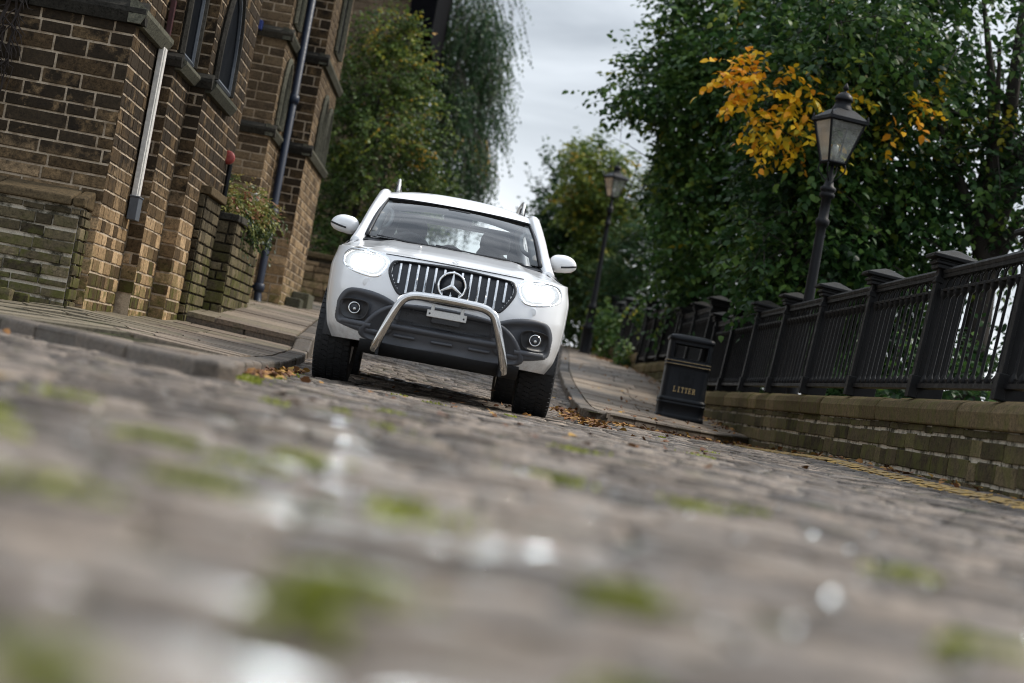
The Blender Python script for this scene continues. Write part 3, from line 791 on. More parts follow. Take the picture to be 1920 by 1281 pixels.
band(BB, 'string_course', [(-7.0, 16.0), (-3.34, 16.0)], 2.70, 2.90, 0.10, M['sill'])
band(BB, 'string_course', [(-3.34, 15.90), (-3.34, 17.34)], 2.70, 2.90, 0.11, M['sill_pale'])
band(BB, 'window_sill', [(-3.34, 17.40), (-3.20, 17.40)], 2.60, 2.73, 0.08, M['sill'])
band(BB, 'window_sill', [(-3.20, 17.42), (-3.20, 18.40)], 2.58, 2.73, 0.11, M['sill_pale'])
band(BB, 'window_sill', [(-3.20, 18.42), (-3.05, 18.42)], 2.58, 2.73, 0.08, M['sill'])
band(BB, 'window_sill', [(-3.05, 18.44), (-3.05, 20.1)], 2.55, 2.72, 0.11, M['sill_pale'])
mb = MB(); mb.box((-6.2, 18.8, 6.55), (6.4, 6.2, 0.25)); mb.build('roof', M['slate'], BB, bev=.03)
# white board, maroon strip and grey box on the first bay
mb = MB(); mb.box((-3.29, 17.19, 2.02), (0.05, 0.15, 1.42)); mb.box((-3.262, 17.19, 2.02), (0.02, 0.09, 1.40)); mb.build('white_board', M['white_wood'], BB, bev=.006)
mb = MB(); mb.box((-3.292, 17.31, 2.25), (0.045, 0.07, 1.9)); mb.build('maroon_strip', M['maroon'], BB, bev=.004)
mb = MB(); mb.box((-3.275, 17.19, 1.20), (0.085, 0.20, 0.21)); mb.box((-3.275, 17.19, 1.312), (0.10, 0.215, 0.016)); mb.build('junction_box', M['slate_box'], BB, bev=.006)
# little red bell box with bracket at the end of the bay
t = thing('alarm_box', 'small faded red round box on a dark post above the planter', 'alarm box', (-3.0, 20.75, 2.15))
mb = MB(); mb.lathe([(.02, -.03), (.070, -.03), (.078, -.01), (.078, .02), (.065, .04), (.03, .05)], 16, (-3.03, 20.72, 2.17), 'y'); mb.build('box', M['red'], t, True)
mb = MB(); mb.tube([(-3.0, 20.78, 2.1), (-3.0, 20.78, 1.7), (-2.99, 20.78, 1.35)], .028, 8); mb.build('bracket', M['lamp_black'], t)

# bare creeper hanging on the front face
def creeper():
    mb = MB()
    for k in range(9):
        x = -4.55 + rnd.uniform(-.28, .3); z = 3.0; p = []
        lean = rnd.uniform(-.10, -.02); dead = rnd.uniform(.9, 1.9)
        for i in range(14):
            p.append((x, 15.93 + rnd.uniform(-.03, .02), z)); z -= dead / 13; x += lean / 6 + rnd.uniform(-.03, .03)
        mb.tube(p, [0.014 * (1 - i / 18) for i in range(14)], 5)
        for q in range(10):
            i = rnd.randrange(3, 13); a = p[i]; s = rnd.choice((-1, 1))
            mb.tube([a, (a[0] + s * rnd.uniform(.03, .09), a[1] - .03, a[2] - rnd.uniform(.02, .12)), (a[0] + s * rnd.uniform(.05, .14), a[1] - .05, a[2] - rnd.uniform(.1, .25))], [.007, .005, .003], 4)
    return mb.build('bare_creeper', M['twig'], fixn=False)
tag(creeper(), 'bare dark creeper stems hanging down the sooty front wall', 'creeper')

# low garden wall in front of it
GW = thing('garden_wall', 'low rough stone garden wall with sloping coping at the left edge', 'wall', (-5.0, 15.7, 0.1))
core(GW, [(-9, 15.645), (-3.425, 15.645), (-3.425, 15.98)], -0.2, 1.05, M['mortar_pale'], back=-9)
P = Pieces()
wall_face(P, (-8.0, 15.64), (-3.42, 15.64), 0.02, 1.03, 0.098, (0.14, 0.42), 0.014, M['stone_rubble'], gap=0.012, jit=.55, gh=.030)
wall_face(P, (-3.42, 15.64), (-3.42, 15.98), 0.05, 1.03, 0.10, (0.14, 0.3), 0.03, M['stone_rubble'], gap=0.016)
P.emit('stone', 'stones', GW, 300)
x = -8.6
while x < -3.40:
    w = min(rnd.uniform(.5, .85), -3.38 - x + .0); w = max(w, .1)
    mb = MB(); z = 1.04 + (0.10 if x < -3.9 else 0.04) * 0 ; y0 = 15.58
    mb.hexa([(x + .005, y0, z), (x + w - .005, y0, z), (x + w - .005, 15.99, z), (x + .005, 15.99, z)],
            [(x + .008, y0 + .01, z + .07 + rnd.uniform(-.01, .01)), (x + w - .008, y0 + .01, z + .07 + rnd.uniform(-.01, .01)), (x + w - .008, 15.99, z + .17), (x + .008, 15.99, z + .17)])
    mb.build('coping_stone', M['coping'], GW, bev=.015); x += w
# rubble fallen at its foot
for k, (x, y, s) in enumerate([(-4.05, 15.25, .20), (-3.86, 15.30, .13), (-3.72, 15.36, .10), (-4.28, 15.3, .16)]):
    V, F = cobble_variant(90 + k); mb = MB(); mb.add(V * np.array([s * 1.5, s, s * .8]) + np.array([x, y, pave_l(x, y) - .01]), F)
    o = mb.build('loose_stone', M['stone_rubble'], smooth=False)
    tag(o, ['flat pinkish loose stone at the foot of the garden wall', 'loose stone lying beside the flat pinkish one', 'smallest loose stone nearest the building corner', 'loose stone at the left end by the garden wall'][k], 'stone', 'loose stones under the garden wall')

# planter between the bays
PL = thing('planter', 'raised stone planter with mossy blocks between the bay and the blue drainpipe', 'planter', (-3.0, 21.4, 0.4))
core(PL, [(-3.06, 19.37), (-2.99, 19.37), (-2.99, 20.52), (-2.79, 20.52), (-2.79, 22.9)], 0.0, 1.46, M['mortar_dark'], back=-3.06)
mb = MB(); mb.box((-3.03, 19.95, 1.52), (.078, 1.14, .14)); mb.build('wall_top', M['mortar_dark'], PL)
P = Pieces()
wall_face(P, (-3.05, 19.35), (-2.975, 19.35), 0.25, 1.62, 0.115, (0.3, 0.5), 0.02, M['stone_rubble'])
wall_face(P, (-2.985, 19.36), (-2.985, 20.50), 0.25, 1.62, 0.115, (0.13, 0.30), 0.016, M['stone_rubble'])
wall_face(P, (-2.985, 20.51), (-2.77, 20.51), 0.30, 1.46, 0.115, (0.15, 0.28), 0.02, M['stone_rubble'])
wall_face(P, (-2.785, 20.51), (-2.785, 22.9), 0.30, 1.46, 0.115, (0.17, 0.36), 0.018, M['stone_rubble'])
P.emit('stone', 'stones', PL, 200)
mb = MB(); mb.box((-3.01, 19.93, 1.665), (0.17, 1.22, 0.09)); mb.build('coping_stone', M['coping'], PL, bev=.012)
mb = MB(); mb.box((-2.88, 20.55, 1.505), (0.26, 0.16, 0.08)); mb.build('coping_stone', M['sill'], PL, bev=.012)
mb = MB(); mb.box((-2.80, 21.75, 1.505), (0.14, 2.25, 0.08)); mb.build('coping_stone', M['sill'], PL, bev=.012)
mb = MB(); mb.box((-2.97, 21.7, 1.46), (0.30, 2.2, 0.06)); mb.build('soil', M['earth'], PL)

# ------------------------------------------------------------------ left: far wing with the blue drainpipe
WG = thing('stone_building', 'tan stone wing with pointed windows behind the planter and blue drainpipe', 'building', (-3.5, 26.5, 0.5))
core(WG, [(-4.6, 24.6 + ins), (-3.12 - ins, 24.6 + ins), (-3.12 - ins, 26.0 + ins), (-2.74 - ins, 26.0 + ins), (-2.74 - ins, 28.9)], -0.2, 8.6, M['mortar'], back=-7)
P = Pieces()
c = 0.115
wall_face(P, (-4.6, 24.6), (-3.10, 24.6), 0.3, 8.4, c, (0.18, 0.42), 0.012, M['stone_wing'])
wall_face(P, (-3.12, 24.6), (-3.12, 26.0), 0.4, 8.4, c, (0.14, 0.3), 0.007, M['stone_wing'], skip=[arch_iv(.62, .26, 3.1, 3.55, 3.98), arch_iv(.62, .26, 4.5, 5.4, 5.9)])
wall_face(P, (-3.12, 26.0), (-2.72, 26.0), 0.5, 8.4, c + .015, (0.16, 0.26), 0.012, M['stone'])
wall_face(P, (-2.74, 26.0), (-2.74, 28.9), 0.5, 8.4, c, (0.14, 0.32), 0.007, M['stone_wing'], skip=[arch_iv(1.15, .24, 3.0, 3.4, 3.85), arch_iv(2.15, .24, 3.0, 3.35, 3.8), arch_iv(1.6, .4, 4.6, 5.4, 6.1)])
P.emit('stone_block', 'stone_blocks', WG, 300)
for yc, hw, zs, zp, za, x in ((25.22, .26, 3.12, 3.55, 3.98, -3.12), (25.22, .26, 4.52, 5.4, 5.9, -3.12), (27.15, .24, 3.02, 3.4, 3.85, -2.74), (28.15, .24, 3.02, 3.35, 3.8, -2.74), (27.6, .4, 4.62, 5.4, 6.1, -2.74)):
    gothic_window(WG, x + .012, yc, hw, zs, zp, za, M['sill_pale'], M['pane_dark'], fr=.03, mull=False, surround=M['sill_pale'])
for z in (2.92, 4.22):
    band(WG, 'string_course', [(-4.6, 24.6), (-3.12, 24.6)], z, z + .16, .09, M['sill'])
    band(WG, 'string_course', [(-3.12, 24.52), (-3.12, 25.96)], z, z + .16, .09, M['sill_pale'])
    band(WG, 'string_course', [(-3.12, 26.0), (-2.74, 26.0)], z - .02, z + .14, .09, M['sill'])
    band(WG, 'string_course', [(-2.74, 25.93), (-2.74, 28.9)], z - .02, z + .14, .09, M['sill_pale'])
mb = MB(); mb.box((-3.66, 24.50, 4.60), (0.12, 0.10, 0.5)); mb.box((-3.62, 24.49, 4.34), (0.34, 0.12, 0.13)); mb.build('blue_box', M['blue_bright'], WG, bev=.01)
for x, y, z, s in ((-2.62, 27.0, .72, (.22, .5, .42)), (-2.60, 28.0, .92, (.26, .9, .26))):
    mb = MB(); mb.box((x, y, z), s); mb.build('plinth_stone', M['sill_pale'], WG, bev=.02)
mb = MB(); mb.box((-4.9, 26.7, 8.75), (4.6, 4.9, 0.3)); mb.build('roof', M['slate'], WG, bev=.03)
dp = thing('drainpipe', 'navy blue cast iron drainpipe running up the corner of the tan wing', 'drainpipe', (-3.0, 25.55, 0.6))
mb = MB(); mb.tube([(-2.92, 25.45, .60), (-2.98, 25.55, .74), (-3.0, 25.6, .9), (-3.0, 25.6, 8.4)], .055, 12); mb.build('pipe', M['blue'], dp, True)
for z in (.95, 2.0, 3.6, 5.2, 6.8):
    mb = MB(); mb.lathe([(.056, -.06), (.075, -.055), (.08, 0), (.075, .055), (.056, .06)], 12, (-3.0, 25.6, z)); mb.box((-3.06, 25.6, z), (.16, .05, .05)); mb.build('collar', M['blue'], dp, True)

# low wall closing the street side beyond the wing
LW = thing('boundary_wall', 'low grey stone wall behind the white pickup at the end of the building', 'wall', (-3, 36, 1.0))
core(LW, [(-5.0, 35.8), (-2.28, 35.8), (-2.28, 50)], .3, 2.05, M['mortar_dark'], back=-5)
P = Pieces()
wall_face(P, (-5.0, 35.77), (-2.26, 35.77), .7, 1.95, .15, (.2, .5), .04, M['stone_wing'], gap=.015)
wall_face(P, (-2.25, 35.77), (-2.25, 50), .8, 1.95, .15, (.25, .5), .04, M['stone_wing'], gap=.015)
P.emit('stone', 'stones', LW, 120)
mb = MB(); mb.box((-3.62, 35.9, 2.07), (2.9, .35, .10)); mb.build('coping', M['coping'], LW, bev=.02)
mb = MB(); mb.box((-2.3, 43.1, 2.07), (.32, 13.9, .10)); mb.build('coping', M['coping'], LW, bev=.02)

# tower house behind the trees
TW = thing('stone_house', 'tall tan stone house with dark overhanging eave rising behind the left trees', 'house', (-5, 46, 1.5))
core(TW, [(-9, 44.03), (-2.83, 44.03), (-2.83, 52)], 0.5, 13, M['mortar'], back=-9)
P = Pieces()
wall_face(P, (-7.2, 44.0), (-2.79, 44.0), 1.4, 12.6, .17, (.28, .62), .03, M['brick_far'])
wall_face(P, (-2.80, 44.0), (-2.80, 50), 1.4, 12.6, .17, (.28, .6), .03, M['brick_far'])
P.emit('stone_block', 'stone_blocks', TW, 0)
band(TW, 'string_course', [(-7.2, 44.0), (-2.80, 44.0)], 6.35, 6.55, .08, M['sill'])
mb = MB(); mb.hexa([(-2.8, 43.6, 8.25), (-2.2, 43.6, 8.05), (-2.2, 52, 8.05), (-2.8, 52, 8.25)], [(-2.8, 43.6, 13.2), (-2.15, 43.6, 13.0), (-2.15, 52, 13.0), (-2.8, 52, 13.2)]); mb.build('eave_box', M['matt'], TW)
mb = MB(); mb.tube([(-2.72, 43.9, 2), (-2.72, 43.9, 8.2)], .06, 8); mb.build('downpipe', M['lamp_black'], TW)
mb = MB(); mb.hexa([(-9.3, 43.3, 12.9), (-1.9, 43.3, 12.9), (-1.9, 52.5, 12.9), (-9.3, 52.5, 12.9)], [(-6.3, 43.3, 15), (-5.0, 43.3, 15), (-5.0, 52.5, 15), (-6.3, 52.5, 15)]); mb.build('roof', M['slate'], TW)

# ------------------------------------------------------------------ right: stepped retaining wall and iron railings
SECT = [  # y0, y1, coping top z, post positions, label
    (5.0, 27.75, .68, [5.0, 7.4, 9.8, 12.16, 14.53, 16.9, 19.2, 21.4, 23.5, 25.5, 27.4], 'lowest and longest'),
    (27.9, 32.1, .96, [28.15, 30.2, 32.0], 'second'),
    (32.2, 38.6, 1.20, [32.35, 34.5, 36.7, 38.5], 'third'),
    (38.7, 44.0, 1.44, [38.85, 41.3, 43.8], 'fourth'),
    (44.1, 48.7, 1.68, [44.2, 46.4, 48.6], 'fifth'),
    (48.8, 54.0, 1.95, [48.9, 51.5, 53.9], 'sixth'),
    (54.1, 60.0, 2.25, [54.2, 57, 59.9], 'seventh')]
WLBL = ['long mossy stone retaining wall with rounded coping from the litter bin to the right edge', 'short wall step just behind the litter bin', 'wall step with ivy hanging over its far end, second past the bin', 'wall step under the ivy, third past the bin', 'wall step fourth past the bin, short of the far lamp', 'wall step beside the base of the far lamp', 'last visible wall step beyond the far lamp']
RLBL = ['long black iron railing on the mossy wall with arched top band', 'short black railing on the step behind the litter bin', 'black railing on the second step past the litter bin', 'black railing partly grown over by ivy', 'black railing just short of the far lamp post', 'black railing behind the far lamp post', 'farthest black railing in the shrubs past the far lamp']
XW = 3.5
def railing(k, y0, y1, zc, posts, detail):
    r = local_thing('iron_railing', RLBL[k], 'railing', (XW + .02, y0, zc), 0, 'iron railings stepping up along the wall')
    r.rotation_euler = (0, R(3.6), 0)
    zt = 1.06
    for y in posts:
        y -= y0; mb = MB()
        mb.box((.10, y, .54), (.24, .075, 1.08)); mb.box((-.025, y, .56), (.03, .10, 1.02)); mb.box((-.02, y, .09), (.07, .11, .18)); mb.box((-.02, y, .955), (.06, .11, .05))
        p = mb.build('post', M['iron'], r, bev=.006)
        mb = MB()
        for i, (s, za, zb) in enumerate(((.15, 1.04, 1.075), (.17, 1.075, 1.10), (.155, 1.10, 1.12))):
            mb.box((.07, y, (za + zb) / 2), (s * 2 - .02, s * 1.35, zb - za))
        a, b_ = .20, .145
        mb.add([(.07 + sx * a * f, y + sy * b_ * f, z) for f, z in ((1, 1.12), (1, 1.15), (.12, 1.215)) for sx, sy in ((-1, -1), (1, -1), (1, 1), (-1, 1))],
               [(0, 1, 5, 4), (1, 2, 6, 5), (2, 3, 7, 6), (3, 0, 4, 7), (4, 5, 9, 8), (5, 6, 10, 9), (6, 7, 11, 10), (7, 4, 8, 11), (3, 2, 1, 0), (8, 9, 10, 11)])
        mb.build('post_cap', M['iron'], p, off=(0, 0, 0), bev=.007)
    L = y1 - y0
    def rail(nm, z, w, h, xo=.03):
        mb = MB()
        n = len(posts) - 1
        for a, b_ in zip(posts[:-1], posts[1:]):
            mb.box((xo, (a + b_) / 2 - y0, z), (w, b_ - a - .08, h))
        return mb
    for a, b_ in zip(posts[:-1], posts[1:]):
        ym = (a + b_) / 2 - y0; ln = b_ - a - .08
        mb = MB(); mb.tube([(.03, a - y0 + .03, zt - .03), (.03, b_ - y0 - .03, zt - .03)], .034, 8, flat=(1.25, .9)); mb.box((.03, ym, zt - .07), (.055, ln, .03)); mb.build('top_rail', M['iron'], r, off=(0, 0, 0))
        mb = MB(); mb.box((.03, ym, .875), (.05, ln, .022)); mb.build('mid_rail', M['iron'], r, off=(0, 0, 0))
        mb = MB(); mb.box((.03, ym, .10), (.07, ln, .035)); mb.build('bottom_rail', M['iron'], r, off=(0, 0, 0))
        nb = 12; st = (b_ - a) / nb
        joined = MB(); tr = MB()
        for i in range(nb):
            y = a - y0 + st * (i + .5)
            mb = MB() if detail else joined
            mb.lathe([(.0115, .10), (.026, .125), (.030, .15), (.014, .185), (.0125, .20), (.0125, .80), (.016, .815), (.03, .835), (.034, .865), (.034, .885)] if detail else [(.013, .10), (.03, .15), (.013, .2), (.013, .80), (.034, .86), (.034, .885)], 6, (.03, y, 0))
            if detail: mb.build('baluster', M['iron'], r, off=(0, 0, 0), smooth=True)
            # intersecting arches of the top band
            hs = 6 if detail else 4
            tq = MB() if detail else tr
            tq.tube([(.03, y - st + st * (1 - math.cos(math.pi * q / hs)), .885 + .115 * math.sin(math.pi * q / hs)) for q in range(hs + 1) if 0 <= i - .5 + (1 - math.cos(math.pi * q / hs)) - .0 <= nb - .2 + 1], .008 if detail else .009, 4, cap=False) if 0 < i < nb - 1 else None
            if detail and 0 < i < nb - 1: tq.build('arch', M['iron'], r, off=(0, 0, 0), smooth=True, fixn=False)
            tr.tube([(.03, y, .885), (.03, y, 1.0)], .006, 4, cap=False)
            if i < nb - 1: tr.box((.03, y + st / 2, .15), (.012, st * .62, .016))
        if not detail: joined.build('balusters', M['iron'], r, off=(0, 0, 0), smooth=True, kind='stuff')
        tr.build('arch_tracery', M['iron'], r, off=(0, 0, 0), smooth=True, fixn=False, kind='stuff')
    return r
for k, (y0, y1, zc, posts, wd) in enumerate(SECT):
    w = thing('retaining_wall', WLBL[k], 'wall', (XW + .25, (y0 + y1) / 2, 0), 0, 'wall sections stepping up beside the pavement')
    core(w, [(XW + .004, y1), (XW + .004, y0 + .004)], -1.4, zc - .12, M['mortar_pale'], back=XW + .5)
    P = Pieces()
    zb = 0.0 if k == 0 else float(G(XW, y0)) - .05
    a, b_ = (XW, y1), (XW, y0)
    n0 = len(P.L)
    zz = zb
    # street face looks towards -x: direction runs towards the camera
    wall_face(P, a, b_, zb, zc - .20, .150 if k == 0 else .15, (.2, .60), .013, M['stone_moss'], gap=.010, jit=.5, gh=.026)
    wall_face(P, (XW + .0, y0), (XW + .5, y0), zb, zc - .20, .15, (.2, .4), .05, M['stone_moss'], gap=.016)
    P.emit('stone', 'stones', w, 260 if k == 0 else 60)
    y = y0 - .02
    while y < y1:
        ln = min(rnd.uniform(.55, 1.05), y1 - y); 
        if y1 - y - ln < .25: ln = y1 - y
        xo = rnd.uniform(-.015, .012); zt = zc + rnd.uniform(-.006, .006)
        mb = MB()
        prof = [(XW - .035 + xo, zc - .205), (XW - .045 + xo, zc - .09), (XW - .02 + xo, zc - .035), (XW + .04, zt - .004), (XW + .44, zt + .005), (XW + .46, zc - .2)]
        v = [(px, y + .006, pz) for px, pz in prof] + [(px, y + ln - .006, pz) for px, pz in prof]; m_ = len(prof)
        mb.add(v, [(i, (i + 1) % m_, m_ + (i + 1) % m_, m_ + i) for i in range(m_)] + [tuple(range(m_ - 1, -1, -1)), tuple(range(m_, 2 * m_))])
        mb.build('coping_stone', M['coping'], w, bev=.014); y += ln
    railing(k, y0, y1, zc, posts, k == 0)

# sheds on the lower ground, seen under the bottom rail
sh = thing('shed', 'small shed roof below the railings at the right edge', 'shed', (6.6, 17.0, -.8))
mb = MB(); mb.box((6.9, 17.2, -.35), (2.2, 3.0, 1.7)); mb.build('wall', M['stone_moss'], sh)
mb = MB(); mb.hexa([(5.5, 15.5, .45), (8.3, 15.5, .45), (8.3, 18.9, .45), (5.5, 18.9, .45)], [(5.7, 15.5, .60), (6.9, 15.5, 1.0), (6.9, 18.9, 1.0), (5.7, 18.9, .60)]); mb.build('roof', M['shed_roof'], sh)
for i in range(7):
    mb = MB(); mb.box((5.62 + i * .2, 17.2, .56 + i * .075), (.21, 3.5, .02), Matrix.Rotation(R(-20), 4, 'Y')); mb.build('roof_plank', M['shed_roof'], sh)

# ------------------------------------------------------------------ street lamps
def lamp(x, y, zb, rot, label, H=5.1):
    t = local_thing('street_lamp', label, 'street lamp', (x, y, zb), rot, 'black lantern street lamps')
    zl = H - .93      # lantern base
    mb = MB()
    mb.lathe([(.17, 0), (.17, .10), (.15, .14), (.14, .70), (.16, .74), (.16, .80), (.115, .86), (.10, .95), (.10, 1.25), (.115, 1.28), (.115, 1.33), (.085, 1.38), (.07, 1.5), (.055, zl - .85), (.055, zl - .75), (.070, zl - .73), (.082, zl - .70), (.078, zl - .66), (.060, zl - .64), (.055, zl - .42), (.085, zl - .40), (.09, zl - .36), (.07, zl - .345), (.09, zl - .33), (.09, zl - .29), (.06, zl - .27), (.045, zl - .20), (.022, zl - .10), (.02, zl)], 16)
    mb.build('post', M['lamp_black'], t, True)
    mb = MB()
    for k in range(4):
        a = math.pi / 2 * k + math.pi / 4; c, s = math.cos(a), math.sin(a)
        pts = [(.03, zl - .22), (.10, zl - .16), (.155, zl - .09), (.15, zl - .02), (.11, zl + .0)]
        mb.tube(catmull([(r_ * c, r_ * s, z) for r_, z in pts], 4), .009, 6)
    mb.build('scroll_bracket', M['lamp_black'], t, True)
    b0, b1, hl = .105, .215, .47
    fr = MB(); cs = ((-1, -1), (1, -1), (1, 1), (-1, 1))
    for sx_, sy_ in cs: fr.tube([(sx_ * b0, sy_ * b0, zl), (sx_ * b1, sy_ * b1, zl + hl)], .014, 5)
    for b_, z in ((b0, zl), (b1, zl + hl)):
        for i in range(4):
            p, q = cs[i], cs[(i + 1) % 4]; fr.tube([(p[0] * b_, p[1] * b_, z), (q[0] * b_, q[1] * b_, z)], .016, 5)
    fr.box((0, 0, zl - .005), (b0 * 2, b0 * 2, .02))
    f_ = fr.build('lantern_frame', M['lamp_black'], t)
    for i in range(4):
        p, q = cs[i], cs[(i + 1) % 4]; e_ = .97
        mb = MB(); mb.add([(p[0] * b0 * e_, p[1] * b0 * e_, zl + .01), (q[0] * b0 * e_, q[1] * b0 * e_, zl + .01), (q[0] * b1 * e_, q[1] * b1 * e_, zl + hl - .01), (p[0] * b1 * e_, p[1] * b1 * e_, zl + hl - .01)], [(0, 1, 2, 3)])
        mb.build('pane', M['glass_lamp'], f_, off=(0, 0, 0))
    mb = MB(); zr = zl + hl
    for (r0, za), (r1, zb_) in zip([(.245, zr), (.245, zr + .035), (.21, zr + .06), (.115, zr + .14)], [(.245, zr + .035), (.21, zr + .06), (.115, zr + .14), (.095, zr + .15)]):
        v = [(sx_ * r_, sy_ * r_, z) for r_, z in ((r0, za), (r1, zb_)) for sx_, sy_ in cs]
        mb.add(v, [(0, 1, 5, 4), (1, 2, 6, 5), (2, 3, 7, 6), (3, 0, 4, 7)])
    mb.add([(sx_ * .245, sy_ * .245, zr) for sx_, sy_ in cs], [(3, 2, 1, 0)])
    for sx_, sy_ in cs: mb.lathe([(.004, .06), (.014, .03), (.02, 0)], 6, (sx_ * .23, sy_ * .23, zr + .035))
    mb.build('lantern_roof', M['lamp_black'], t)
    mb = MB(); mb.lathe([(.125, zr + .12), (.12, zr + .15), (.10, zr + .19), (.085, zr + .25), (.105, zr + .255), (.105, zr + .275), (.09, zr + .31), (.05, zr + .345), (.018, zr + .355), (.014, zr + .37), (.03, zr + .385), (.036, zr + .405), (.02, zr + .43), (.006, zr + .46)], 16); mb.build('vent_cap', M['lamp_black'], t, True)
    mb = MB(); mb.lathe([(.02, zl + .02), (.025, zl + .10), (.04, zl + .14), (.035, zl + .2), (.01, zl + .22)], 10); mb.build('burner', M['alu'], t, True)
    return t
lamp(3.72, 21.0, -.78, R(16), 'nearest black lantern lamp rising behind the long railing')
lamp(2.92, 47.0, 1.32, R(30), 'black lantern lamp standing on the pavement past the litter bin')
lamp(5.05, 98.0, 3.4, R(10), 'tiny far lantern lamp among the shrubs beside the mirror', 5.2)

# ------------------------------------------------------------------ litter bin
BN = local_thing('litter_bin', 'black plastic litter bin with gold lettering on the pavement by the wall', 'litter bin', (2.73, 23.05, pave_r(2.73, 23.0) - .01), R(-3))
def rrect(hx, hy, r, n=6):
    pts = []
    for cx_, cy_, a0 in ((hx - r, hy - r, 0), (-hx + r, hy - r, 90), (-hx + r, -hy + r, 180), (hx - r, -hy + r, 270)):
        for i in range(n + 1):
            a = R(a0 + 90 * i / n); pts.append((cx_ + r * math.cos(a), cy_ + r * math.sin(a)))
    out = []
    for (xa, ya), (xb, yb) in zip(pts, pts[1:] + pts[:1]):
        L = math.hypot(xb - xa, yb - ya); k = max(1, int(L / .045))
        out += [(xa + (xb - xa) * i / k, ya + (yb - ya) * i / k) for i in range(k)]
    return out
HB = .275
def bin_shell(prof, keep=None):
    rows = [[(x * s, y * s, z) for x, y in rrect(HB, HB, .085)] for s, z in prof]
    mb = MB(); mb.grid(rows, keep, close=True); return mb
prof = [(1.08, 0), (1.10, .02), (1.06, .05), (1.045, .06), (1.04, .17), (1.06, .175), (1.085, .19), (1.06, .205), (1.045, .21), (1.06, .215), (1.08, .23), (1.05, .25), (1.01, .26), (1.0, .27), (.985, .62), (.98, .655), (1.0, .66), (1.02, .675), (1.0, .69), (.985, .695), (1.0, .70), (1.02, .715), (1.0, .73), (.98, .735)]
o = bin_shell(prof).build('bin_body', M['bin'], BN, True)
hood = [(.98, .735)] + [(.985, z) for z in np.linspace(.755, .955, 9)] + [(.99, .97)]
o = bin_shell(hood, lambda c: not (.765 < c[2] < .94 and abs(c[0]) < .205 and abs(c[1]) > .2)).build('bin_hood', M['bin'], BN, False)
sd = o.modifiers.new('thick', 'SOLIDIFY'); sd.thickness = .03; sd.offset = -1
o2 = bin_shell([(.99, .965), (1.04, .975), (1.05, .995), (1.03, 1.02), (.93, 1.04), (.6, 1.055), (.2, 1.06), (.02, 1.06)]).build('bin_lid', M['bin'], BN, True)
mb = MB(); mb.box((0, 0, .72), (.5, .5, .02)); mb.build('liner_top', M['plastic_dark'], BN)
for z in (.675, .715):
    rows = [[(x * s, y * s, zz) for x, y in rrect(HB, HB, .085)] for s, zz in ((1.021, z - .004), (1.0235, z), (1.021, z + .004))]
    mb = MB(); mb.grid(rows, close=True); mb.build('gold_line', M['gold_dim'], BN)
LET = {'L': [((0, 0), (.16, 1)), ((-.12, .9), (.28, 1)), ((-.12, 0), (.62, .12)), ((.52, 0), (.62, .30))],
       'I': [((.22, 0), (.42, 1)), ((.08, .9), (.56, 1)), ((.08, 0), (.56, .1))],
       'T': [((.24, 0), (.42, 1)), ((0, .88), (.66, 1)), ((0, .70), (.09, 1)), ((.57, .70), (.66, 1)), ((.12, 0), (.54, .1))],
       'E': [((0, 0), (.18, 1)), ((-.1, .88), (.58, 1)), ((-.1, 0), (.6, .12)), ((.1, .45), (.42, .56)), ((.48, .68), (.58, 1)), ((.5, 0), (.6, .32)), ((.36, .38), (.43, .63))],
       'R': [((0, 0), (.18, 1)), ((-.1, .9), (.45, 1)), ((-.1, 0), (.28, .1)), ((.1, .46), (.45, .56)), ((.40, .50), (.58, .95)), ((.34, .24), (.50, .50)), ((.44, .06), (.60, .30)), ((.5, 0), (.72, .1))]}
mb = MB(); X = -.135; hh = .068
for ch in 'LITTER':
    for (xa, za), (xb, zb_) in LET[ch]:
        mb.box((X + (xa + xb) / 2 * hh * .72, -HB * 1.0 - .004, .335 + (za + zb_) / 2 * hh), ((xb - xa) * hh * .72, .006, (zb_ - za) * hh))
    X += .047
mb.build('lettering', M['gold'], BN)
mb = MB()
for xa, za, sx_, sz_ in ((0, .44, .17, .008), (0, .61, .17, .008), (-.085, .525, .008, .178), (.085, .525, .008, .178)): mb.box((xa, -HB * .995, za), (sx_, .014, sz_))
for k in range(5):
    a = R(90 + 72 * k); mb.lathe([(.022, -.004), (.02, .006), (.006, .008)], 8, (.026 * math.cos(a), -HB * .995 + .0, .53 + .026 * math.sin(a)), 'y')
mb.lathe([(.014, -.014), (.01, -.008)], 8, (0, -HB * .995, .53), 'y'); mb.box((0, -HB * .993, .468), (.08, .008, .012))
mb.build('emblem', M['bin'], BN)

# ------------------------------------------------------------------ white pickup
CAR = local_thing('pickup_truck', 'white double cab pickup truck with chrome bull bar and lit headlamps', 'pickup truck', (-.225, 14.0, -.006), R(2.0))
def smooth_fn(xs, ys, k=9):
    g = np.linspace(xs[0] - .2, xs[-1] + .2, 400); v = np.interp(g, xs, ys)
    w = max(3, int(k)); v = np.convolve(np.pad(v, w, 'edge'), np.ones(2 * w + 1) / (2 * w + 1), 'valid')
    return lambda z: np.interp(z, g, v)
hwz = smooth_fn([.28, .34, .42, .55, .70, .85, .95, 1.03, 1.10, 1.20], [.76, .80, .845, .872, .882, .885, .878, .865, .845, .815], 8)
ycz = smooth_fn([.28, .34, .42, .55, .70, .80, .90, .97, 1.05], [-.76, -.82, -.865, -.885, -.885, -.865, -.835, -.80, -.74], 8)
ze = smooth_fn([-.9, -.5, 0, .5, .95, 1.5, 4.6], [.985, .995, 1.025, 1.08, 1.145, 1.17, 1.17], 4)
zc = smooth_fn([-.9, -.79, -.7, -.5, -.2, .2, .6, 1.0], [.99, .995, 1.012, 1.045, 1.085, 1.13, 1.175, 1.215], 3)
